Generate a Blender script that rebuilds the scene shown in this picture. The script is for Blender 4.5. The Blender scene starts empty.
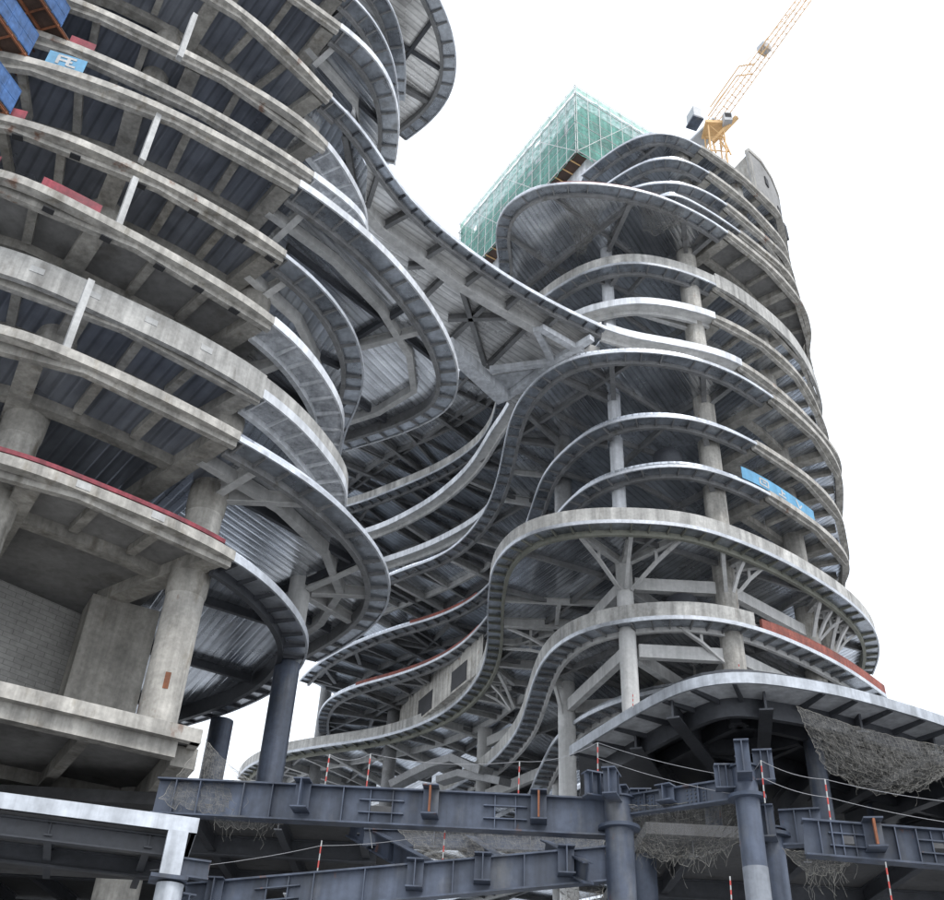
import bpy, math, random
from mathutils import Vector, Matrix
random.seed(7)
SC = bpy.context.scene
COL = SC.collection

# ---------------------------------------------------------------- camera
cam_d = bpy.data.cameras.new('camera'); cam = bpy.data.objects.new('camera', cam_d); COL.objects.link(cam)
cam_d.sensor_width = 36; cam_d.lens = 36 * 1010 / 944; cam_d.clip_start = .1; cam_d.clip_end = 3000
RW = [[0.998698, 0.051013, -0.0], [-0.029961, 0.58656, 0.809352], [0.041287, -0.808298, 0.587324]]
cam.matrix_world = Matrix(((RW[0][0], -RW[0][1], -RW[0][2], 0), (RW[1][0], -RW[1][1], -RW[1][2], 0),
                           (RW[2][0], -RW[2][1], -RW[2][2], 1.6), (0, 0, 0, 1)))
SC.camera = cam

# ---------------------------------------------------------------- sky, sun, exposure (overcast)
SUN_EL, SUN_AZ = math.radians(52), math.radians(150)      # azimuth from north (+y) clockwise
w = bpy.data.worlds.new('World'); SC.world = w; w.use_nodes = True
nt = w.node_tree; nt.nodes.clear()
sky = nt.nodes.new('ShaderNodeTexSky'); sky.sky_type = 'NISHITA'; sky.sun_disc = False
sky.sun_elevation = SUN_EL; sky.sun_rotation = SUN_AZ; sky.dust_density = 4; sky.air_density = 1.2
mx = nt.nodes.new('ShaderNodeMix'); mx.data_type = 'RGBA'; mx.inputs[0].default_value = .86   # cloud layer over the sky
mx.inputs[7].default_value = (9.8, 10.4, 11.3, 1)
bg = nt.nodes.new('ShaderNodeBackground'); bg.inputs['Strength'].default_value = .115
wo = nt.nodes.new('ShaderNodeOutputWorld')
nt.links.new(sky.outputs[0], mx.inputs[6]); nt.links.new(mx.outputs[2], bg.inputs[0]); nt.links.new(bg.outputs[0], wo.inputs[0])
sd = bpy.data.lights.new('sun', 'SUN'); sd.energy = 1.1; sd.angle = math.radians(20); sd.color = (1, .98, .95)
so = bpy.data.objects.new('sun', sd); COL.objects.link(so)
sdir = Vector((math.sin(SUN_AZ) * math.cos(SUN_EL), math.cos(SUN_AZ) * math.cos(SUN_EL), math.sin(SUN_EL)))
so.rotation_euler = sdir.to_track_quat('Z', 'Y').to_euler(); so.location = (60, -60, 120)
SC.view_settings.view_transform = 'Standard'; SC.view_settings.look = 'None'
SC.view_settings.exposure = 0.6; SC.view_settings.gamma = 1; SC.view_settings.use_curve_mapping = False
SC.cycles.max_bounces = 8; SC.cycles.diffuse_bounces = 4; SC.cycles.transparent_max_bounces = 12

# ---------------------------------------------------------------- materials
def mat(name, base, rough=.7, metal=0., spots=.25, scale=1.5, streak=0., bands=None, bump=.15, alpha=None, tint=None, spec=.5, seams=None, rusty=None):
    """procedural: mottled base, vertical stain streaks, optional corrugation (bands=(angle, period, depth))"""
    m = bpy.data.materials.new(name); m.use_nodes = True; n = m.node_tree; b = n.nodes['Principled BSDF']; L = n.links.new
    b.inputs['Metallic'].default_value = metal; b.inputs['Specular IOR Level'].default_value = spec
    tc = n.nodes.new('ShaderNodeTexCoord')
    def noise(sc, det=5, mp=None):
        t = n.nodes.new('ShaderNodeTexNoise'); t.inputs['Scale'].default_value = sc; t.inputs['Detail'].default_value = det; t.inputs['Roughness'].default_value = .62
        if mp:
            q = n.nodes.new('ShaderNodeMapping'); q.inputs['Scale'].default_value = mp; L(tc.outputs['Object'], q.inputs[0]); L(q.outputs[0], t.inputs[0])
        else: L(tc.outputs['Object'], t.inputs[0])
        return t
    def rng(src, lo, hi, a=.3, z=.7):
        r = n.nodes.new('ShaderNodeMapRange'); r.inputs[1].default_value = a; r.inputs[2].default_value = z; r.inputs[3].default_value = lo; r.inputs[4].default_value = hi
        L(src, r.inputs[0]); return r.outputs[0]
    def mul(a, b_):
        k = n.nodes.new('ShaderNodeMath'); k.operation = 'MULTIPLY'
        for i, v in enumerate((a, b_)):
            if isinstance(v, (int, float)): k.inputs[i].default_value = v
            else: L(v, k.inputs[i])
        return k.outputs[0]
    n1 = noise(scale * .35); n2 = noise(scale * 3.1, 8)
    v = mul(rng(n1.outputs[0], 1 - spots, 1 + spots), rng(n2.outputs[0], 1 - spots * .6, 1 + spots * .6))
    if streak:
        ns = noise(1, 4, (1.7, 1.7, .12)); v = mul(v, rng(ns.outputs[0], 1 - streak, 1 + streak * .35, .35, .62))
    oi = n.nodes.new('ShaderNodeObjectInfo'); v = mul(v, rng(oi.outputs['Random'], .9, 1.08, 0, 1))
    hgt = n2.outputs[0]; hs = bump * .02
    bandcol = None
    if bands:
        ang, per, dep = bands
        q = n.nodes.new('ShaderNodeMapping'); q.vector_type = 'POINT'; q.inputs['Rotation'].default_value = (0, 0, ang); L(tc.outputs['Object'], q.inputs[0])
        wv = n.nodes.new('ShaderNodeTexWave'); wv.wave_type = 'BANDS'; wv.bands_direction = 'X'; wv.wave_profile = 'SIN'
        wv.inputs['Scale'].default_value = 2 * math.pi / per / 20 ; L(q.outputs[0], wv.inputs[0])
        hgt = rng(wv.outputs[1], 0, 1, .15, .5); hs = dep
        # panel-long stains along the corrugation
        q2 = n.nodes.new('ShaderNodeMapping'); q2.inputs['Scale'].default_value = (2.2, .08, 1); L(q.outputs[0], q2.inputs[0])
        t2 = n.nodes.new('ShaderNodeTexNoise'); t2.inputs['Scale'].default_value = 1.; t2.inputs['Detail'].default_value = 5; L(q2.outputs[0], t2.inputs[0])
        bandcol = t2.outputs[0]; v = mul(v, rng(bandcol, .84, 1.14, .34, .66)); v = mul(v, rng(wv.outputs[1], .7, 1.0, .0, .25))
        q4 = n.nodes.new('ShaderNodeMapping'); q4.inputs['Scale'].default_value = (.75, .3, 1); L(q.outputs[0], q4.inputs[0])
        t4 = n.nodes.new('ShaderNodeTexNoise'); t4.inputs['Scale'].default_value = .8; t4.inputs['Detail'].default_value = 3; t4.inputs['Distortion'].default_value = .6; L(q4.outputs[0], t4.inputs[0]); v = mul(v, rng(t4.outputs[0], .78, 1.16, .36, .64))
    if seams:
        br = n.nodes.new('ShaderNodeTexBrick'); br.inputs['Scale'].default_value = 1; br.inputs['Mortar Size'].default_value = .012; br.inputs['Brick Width'].default_value = seams[0]; br.inputs['Row Height'].default_value = seams[1]
        br.inputs['Color1'].default_value = (1, 1, 1, 1); br.inputs['Color2'].default_value = (.9, .9, .9, 1); br.inputs['Mortar'].default_value = (.55, .55, .55, 1)
        q3 = n.nodes.new('ShaderNodeMapping'); q3.inputs['Rotation'].default_value = (math.radians(90), 0, 0); L(tc.outputs['Object'], q3.inputs[0]); L(q3.outputs[0], br.inputs[0])
        v = mul(v, br.outputs[0])
    cm = n.nodes.new('ShaderNodeVectorMath'); cm.operation = 'SCALE'
    if tint:
        mc = n.nodes.new('ShaderNodeMix'); mc.data_type = 'RGBA'; mc.inputs[6].default_value = (*base, 1); mc.inputs[7].default_value = (*tint, 1)
        nt2 = noise(scale * .9, 6, (1, 1, .35)); L(rng(nt2.outputs[0], 0, 1, .56, .72), mc.inputs[0]); L(mc.outputs[2], cm.inputs[0])
    else: cm.inputs[0].default_value = base
    L(v, cm.inputs['Scale']); last = cm.outputs[0]
    if rusty:
        nr_ = noise(rusty, 7, (1, 1, .5)); mr = n.nodes.new('ShaderNodeMix'); mr.data_type = 'RGBA'; mr.inputs[7].default_value = (.15, .065, .035, 1)
        L(rng(nr_.outputs[0], 0, .85, .635, .7), mr.inputs[0]); L(last, mr.inputs[6]); last = mr.outputs[2]
    L(last, b.inputs['Base Color'])
    L(rng(n1.outputs[0], max(.05, rough - .12), min(1, rough + .12)), b.inputs['Roughness'])
    bp = n.nodes.new('ShaderNodeBump'); bp.inputs['Strength'].default_value = 1; bp.inputs['Distance'].default_value = hs; L(hgt, bp.inputs['Height']); L(bp.outputs[0], b.inputs['Normal'])
    if alpha is not None:
        na = noise(scale * 2.2, 6); L(rng(na.outputs[0], max(0, alpha - .22), min(1, alpha + .22)), b.inputs['Alpha'])
    return m
R_ = math.radians
M = {
 'concrete': mat('concrete', (.375, .358, .325), .88, spots=.3, streak=.34, tint=(.235, .21, .17), rusty=.55),
 'concrete_beam': mat('concrete_beam', (.31, .295, .265), .9, spots=.3, streak=.26, tint=(.2, .18, .15)),
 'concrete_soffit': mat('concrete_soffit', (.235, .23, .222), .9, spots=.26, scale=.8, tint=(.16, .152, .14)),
 'parapet': mat('parapet', (.4, .392, .37), .85, spots=.26, streak=.36, tint=(.29, .275, .25)),
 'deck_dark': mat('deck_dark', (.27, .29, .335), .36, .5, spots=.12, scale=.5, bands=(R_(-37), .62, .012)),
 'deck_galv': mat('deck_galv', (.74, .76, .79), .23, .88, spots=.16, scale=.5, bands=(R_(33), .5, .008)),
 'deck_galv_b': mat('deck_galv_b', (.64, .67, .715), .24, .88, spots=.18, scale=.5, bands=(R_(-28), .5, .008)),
 'deck_bright': mat('deck_bright', (.84, .83, .81), .3, .5, spots=.2, scale=.5, bands=(R_(50), .5, .01)),  # lighter copy of the galvanised deck, sky reflection put into its colour
 'deck_back': mat('deck_back', (.5, .53, .57), .3, .7, spots=.18, scale=.5, bands=(R_(40), .5, .01)),
 'film': mat('film', (.62, .64, .67), .35, .0, spots=.2, streak=.3, alpha=.5),
 'primer': mat('primer', (.2, .215, .24), .6, spots=.25, streak=.3, tint=(.14, .15, .17)),
 'galv': mat('galv', (.6, .62, .65), .33, .85, spots=.25, scale=1.2, bump=.3),
 'ledge': mat('ledge', (.36, .385, .42), .3, .75, spots=.4, scale=.9, bump=.4, tint=(.24, .245, .25)),
 'cap': mat('cap', (.47, .49, .52), .45, .4, spots=.3, scale=1.2, tint=(.36, .37, .39)),
 'plaster': mat('plaster', (.6, .615, .635), .5, .15, spots=.18, scale=.9, streak=.25, tint=(.46, .48, .51)),
 'pale': mat('pale', (.52, .515, .5), .8, spots=.16, scale=1.2, streak=.15, bump=.5, tint=(.4, .395, .38)),
 'olive': mat('olive', (.2, .2, .165), .7, spots=.22, tint=(.14, .145, .12)),
 'dark_steel': mat('dark_steel', (.055, .058, .066), .5, .15, spots=.3),
 'grey_steel': mat('grey_steel', (.2, .2, .2), .55, .2, spots=.3, tint=(.13, .125, .115)),
 'blue_steel': mat('blue_steel', (.062, .076, .108), .5, .05, spots=.32, scale=1.1, streak=.4, tint=(.115, .12, .13), bump=.3, rusty=1.3),
 'blue_steel_flange': mat('blue_steel_flange', (.042, .054, .08), .55, .05, spots=.3, scale=1., tint=(.09, .09, .09)),
 'rust': mat('rust', (.2, .075, .035), .85, spots=.45, tint=(.07, .035, .025)),
 'red_sheet': mat('red_sheet', (.22, .042, .055), .75, spots=.35, streak=.4, tint=(.15, .05, .06)),
 'red_form': mat('red_form', (.25, .075, .055), .8, spots=.4, streak=.3, seams=(1.1, .5), tint=(.15, .06, .05)),
 'blue_mesh': mat('blue_mesh', (.055, .125, .285), .7, spots=.35, streak=.3, tint=(.04, .09, .2), alpha=.9),
 'blue_banner': mat('blue_banner', (.095, .29, .46), .6, spots=.2, streak=.2),
 'brown_ply': mat('brown_ply', (.06, .036, .026), .85, spots=.4),
 'white': mat('white', (.42, .42, .41), .75, spots=.22, streak=.2),
 'white_fascia': mat('white_fascia', (.45, .475, .51), .5, .2, spots=.24, scale=1.1, streak=.3, tint=(.33, .35, .37)),
 'green_net': mat('green_net', (.115, .3, .245), .85, spots=.32, scale=.7, streak=.35, alpha=.78, tint=(.08, .23, .185)),
 'green_pale': mat('green_pale', (.28, .5, .4), .8, spots=.25, scale=.6, alpha=.5),
 'pole': mat('pole', (.5, .5, .49), .5, .5, spots=.2),
 'crane': mat('crane', (.6, .38, .17), .6, spots=.2),
 'crane_grey': mat('crane_grey', (.4, .41, .42), .55, .3, spots=.15),
 'net_sheet': mat('net_sheet', (.2, .195, .185), .9, spots=.35, scale=2.5, alpha=.17),
 'net_cord': mat('net_cord', (.22, .21, .185), .9, spots=.3),
 'tape_red': mat('tape_red', (.42, .06, .05), .6, spots=.2),
 'cable': mat('cable', (.3, .3, .31), .6, .4, spots=.1),
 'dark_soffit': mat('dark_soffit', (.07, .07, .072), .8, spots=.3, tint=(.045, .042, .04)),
 'brick': mat('brick', (.32, .315, .3), .9, spots=.2, seams=(.6, .25)),
 'ground': mat('ground', (.43, .435, .44), .95, spots=.25, scale=.1),
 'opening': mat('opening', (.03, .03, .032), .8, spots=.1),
}

# ---------------------------------------------------------------- mesh building
class MB:
    def __init__(s): s.v = []; s.f = []; s.mi = []; s.cur = 0
    def add(s, vs, fs):
        o = len(s.v); s.v += [tuple(p) for p in vs]; s.f += [tuple(i + o for i in q) for q in fs]; s.mi += [s.cur] * len(fs); return s
    def slot(s, k): s.cur = k; return s
    def hexa(s, lo, hi):              # two loops of equal length -> closed prism
        k = len(lo); return s.add(list(lo) + list(hi), [tuple(range(k))[::-1], tuple(range(k, 2 * k))] + [(i, (i + 1) % k, k + (i + 1) % k, k + i) for i in range(k)])
    def box(s, c, sz, rz=0):
        cx, cy, cz = c; a, b, h = (t / 2 for t in sz); cs, sn = math.cos(rz), math.sin(rz)
        q = [(cx + x * cs - y * sn, cy + x * sn + y * cs) for x, y in ((-a, -b), (a, -b), (a, b), (-a, b))]
        return s.hexa([(*p, cz - h) for p in q], [(*p, cz + h) for p in q])
    def bar(s, p, q, w, h, w2=None, h2=None, up=(0, 0, 1)):    # straight bar, axis p-q in its middle
        p, q = Vector(p), Vector(q); d = (q - p).normalized(); u = Vector(up)
        if abs(d.dot(u)) > .98: u = Vector((0, 1, 0))
        sd_ = d.cross(u).normalized(); u = sd_.cross(d); w2 = w if w2 is None else w2; h2 = h if h2 is None else h2
        def loop(c, w, h): return [c + sd_ * x * w / 2 + u * y * h / 2 for x, y in ((-1, -1), (1, -1), (1, 1), (-1, 1))]
        return s.hexa(loop(p, w, h), loop(q, w2, h2))
    def ibeam(s, p, q, dep, wid, tf=.05, tw=.035, dep2=None):  # p, q on the TOP of the beam
        p, q = Vector(p), Vector(q); z = Vector((0, 0, 1)); d2 = dep if dep2 is None else dep2
        s.bar(p - z * tf / 2, q - z * tf / 2, wid, tf)
        s.bar(p - z * (dep - tf / 2), q - z * (d2 - tf / 2), wid, tf)
        return s.bar(p - z * dep / 2, q - z * d2 / 2, tw, dep - 2 * tf, tw, d2 - 2 * tf)
    def tube(s, p, q, r, r2=None, n=8):
        p, q = Vector(p), Vector(q); d = (q - p).normalized(); a = d.orthogonal().normalized(); b = d.cross(a); r2 = r if r2 is None else r2
        cs = [(math.cos(i * 2 * math.pi / n), math.sin(i * 2 * math.pi / n)) for i in range(n)]
        return s.hexa([p + (a * c + b * t) * r for c, t in cs], [q + (a * c + b * t) * r2 for c, t in cs])
    def lathe(s, c, prof, n=28):      # prof [(r,z)...] bottom to top
        vs = []; fs = []
        for r, z in prof: vs += [(c[0] + r * math.cos(i * 2 * math.pi / n), c[1] + r * math.sin(i * 2 * math.pi / n), z) for i in range(n)]
        for k in range(len(prof) - 1): fs += [(k * n + i, k * n + (i + 1) % n, (k + 1) * n + (i + 1) % n, (k + 1) * n + i) for i in range(n)]
        fs += [tuple(range(n))[::-1], tuple(range((len(prof) - 1) * n, len(prof) * n))]
        return s.add(vs, fs)
    def sweep(s, pts, prof, nrm=None):  # prof: closed loop of (inward d, z)
        nrm = nrm or normals(pts); k = len(prof); vs = []; fs = []
        for (x, y), (nx, ny) in zip(pts, nrm): vs += [(x + nx * d, y + ny * d, z) for d, z in prof]
        for i in range(len(pts) - 1): fs += [(i * k + j, i * k + (j + 1) % k, (i + 1) * k + (j + 1) % k, (i + 1) * k + j) for j in range(k)]
        fs += [tuple(range(k))[::-1], tuple(range((len(pts) - 1) * k, len(pts) * k))]
        return s.add(vs, fs)
    def build(s, name, m, parent=None, smooth=False):
        me = bpy.data.meshes.new(name); me.from_pydata(s.v, [], s.f); 
        for q in ([m] if isinstance(m, str) else m): me.materials.append(M[q])
        if any(s.mi): me.polygons.foreach_set('material_index', s.mi)
        import bmesh
        b = bmesh.new(); b.from_mesh(me); bmesh.ops.recalc_face_normals(b, faces=b.faces)
        big = [f for f in b.faces if len(f.verts) > 30]
        if big: bmesh.ops.triangulate(b, faces=big)
        b.to_mesh(me); b.free()
        if smooth:
            me.shade_smooth()
            try: me.set_sharp_from_angle(angle=math.radians(40))
            except Exception: pass
        o = bpy.data.objects.new(name, me); COL.objects.link(o)
        if parent is not None: o.parent = parent; o.matrix_parent_inverse = parent.matrix_world.inverted() if parent.type == 'EMPTY' else Matrix()
        return o
def tag(o, label=None, cat=None, group=None, kind=None):
    for k, v in (('label', label), ('category', cat), ('group', group), ('kind', kind)):
        if v: o[k] = v
    return o
def empty(name, loc, label, cat, group=None):
    o = bpy.data.objects.new(name, None); COL.objects.link(o); o.location = loc; o.empty_display_size = .5
    o.matrix_world = Matrix.Translation(loc); return tag(o, label, cat, group)

# ---------------------------------------------------------------- plan curves
def normals(pts):
    out = []
    for i in range(len(pts)):
        a = pts[max(0, i - 1)]; b = pts[min(len(pts) - 1, i + 1)]; dx, dy = b[0] - a[0], b[1] - a[1]; l = math.hypot(dx, dy) or 1
        out.append((-dy / l, dx / l))
    return out
def spline(pts, sty, step=.7):        # closed Catmull-Rom through the front edge, straight along the back
    n = len(pts); out = []; st = []
    for i in range(n):
        p0, p1, p2, p3 = pts[i - 1], pts[i], pts[(i + 1) % n], pts[(i + 2) % n]
        L = math.hypot(p2[0] - p1[0], p2[1] - p1[1]); fr = sty[i] == 'f' and sty[(i + 1) % n] == 'f'
        if not fr: out.append(p1); st.append('b' if sty[i] == 'b' else 'e'); continue
        if sty[i - 1] != 'f': p0 = (2 * p1[0] - p2[0], 2 * p1[1] - p2[1])
        if sty[(i + 2) % n] != 'f': p3 = (2 * p2[0] - p1[0], 2 * p2[1] - p1[1])
        k = max(1, round(L / step)); 
        t1 = math.sqrt(max(.1, math.hypot(p1[0] - p0[0], p1[1] - p0[1]))); t2 = t1 + math.sqrt(max(.1, L)); t3 = t2 + math.sqrt(max(.1, math.hypot(p3[0] - p2[0], p3[1] - p2[1])))
        for j in range(k):
            t = t1 + (t2 - t1) * j / k
            q = []
            for c in (0, 1):
                A1 = p0[c] * (t1 - t) / t1 + p1[c] * t / t1; A2 = p1[c] * (t2 - t) / (t2 - t1) + p2[c] * (t - t1) / (t2 - t1); A3 = p2[c] * (t3 - t) / (t3 - t2) + p3[c] * (t - t2) / (t3 - t2)
                B1 = A1 * (t2 - t) / t2 + A2 * t / t2; B2 = A2 * (t3 - t) / (t3 - t1) + A3 * (t - t1) / (t3 - t1)
                q.append(B1 * (t2 - t) / (t2 - t1) + B2 * (t - t1) / (t2 - t1))
            out.append(tuple(q)); st.append('f')
    return out, st
def runs(pts, st):                    # contiguous front stretches, each ending on its 'e' point
    res = []; cur = []
    for p, s in zip(pts, st):
        if s in 'fe': cur.append(p)
        if s == 'e' or (s == 'b' and cur): 
            if len(cur) > 2: res.append(smooth(cur))
            cur = []
    if len(cur) > 2: res.append(smooth(cur))
    return res
def smooth(c, it=6):
    c = list(c)
    for _ in range(it):
        c = [c[0]] + [tuple(.25 * c[i - 1][k] + .5 * c[i][k] + .25 * c[i + 1][k] for k in (0, 1)) for i in range(1, len(c) - 1)] + [c[-1]]
    return c
def offset(pts, d): return [(x + nx * d, y + ny * d) for (x, y), (nx, ny) in zip(pts, normals(pts))]
def clip(poly, p, n):                 # keep the side with (q-p).n >= 0
    out = []
    for i in range(len(poly)):
        a, b = poly[i], poly[(i + 1) % len(poly)]
        da = (a[0] - p[0]) * n[0] + (a[1] - p[1]) * n[1]; db = (b[0] - p[0]) * n[0] + (b[1] - p[1]) * n[1]
        if da >= 0: out.append(a)
        if (da >= 0) != (db >= 0):
            t = da / (da - db); out.append((a[0] + (b[0] - a[0]) * t, a[1] + (b[1] - a[1]) * t))
    return out
def inside(poly, x, y):
    r = False
    for i in range(len(poly)):
        (x1, y1), (x2, y2) = poly[i], poly[i - 1]
        if (y1 > y) != (y2 > y) and x < (x2 - x1) * (y - y1) / (y2 - y1) + x1: r = not r
    return r
def chords(poly, o, d):               # stretches of the line o + t d inside poly
    ts = []
    for i in range(len(poly)):
        a, b = poly[i], poly[(i + 1) % len(poly)]; ex, ey = b[0] - a[0], b[1] - a[1]; den = d[0] * ey - d[1] * ex
        if abs(den) < 1e-9: continue
        t = ((a[0] - o[0]) * ey - (a[1] - o[1]) * ex) / den; u = ((a[0] - o[0]) * d[1] - (a[1] - o[1]) * d[0]) / den
        if 0 <= u < 1: ts.append(t)
    ts.sort(); return [(ts[i], ts[i + 1]) for i in range(0, len(ts) - 1, 2)]
def Z(n): return 36.4 if n == -5 else 60.1 + 4.5 * n

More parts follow.
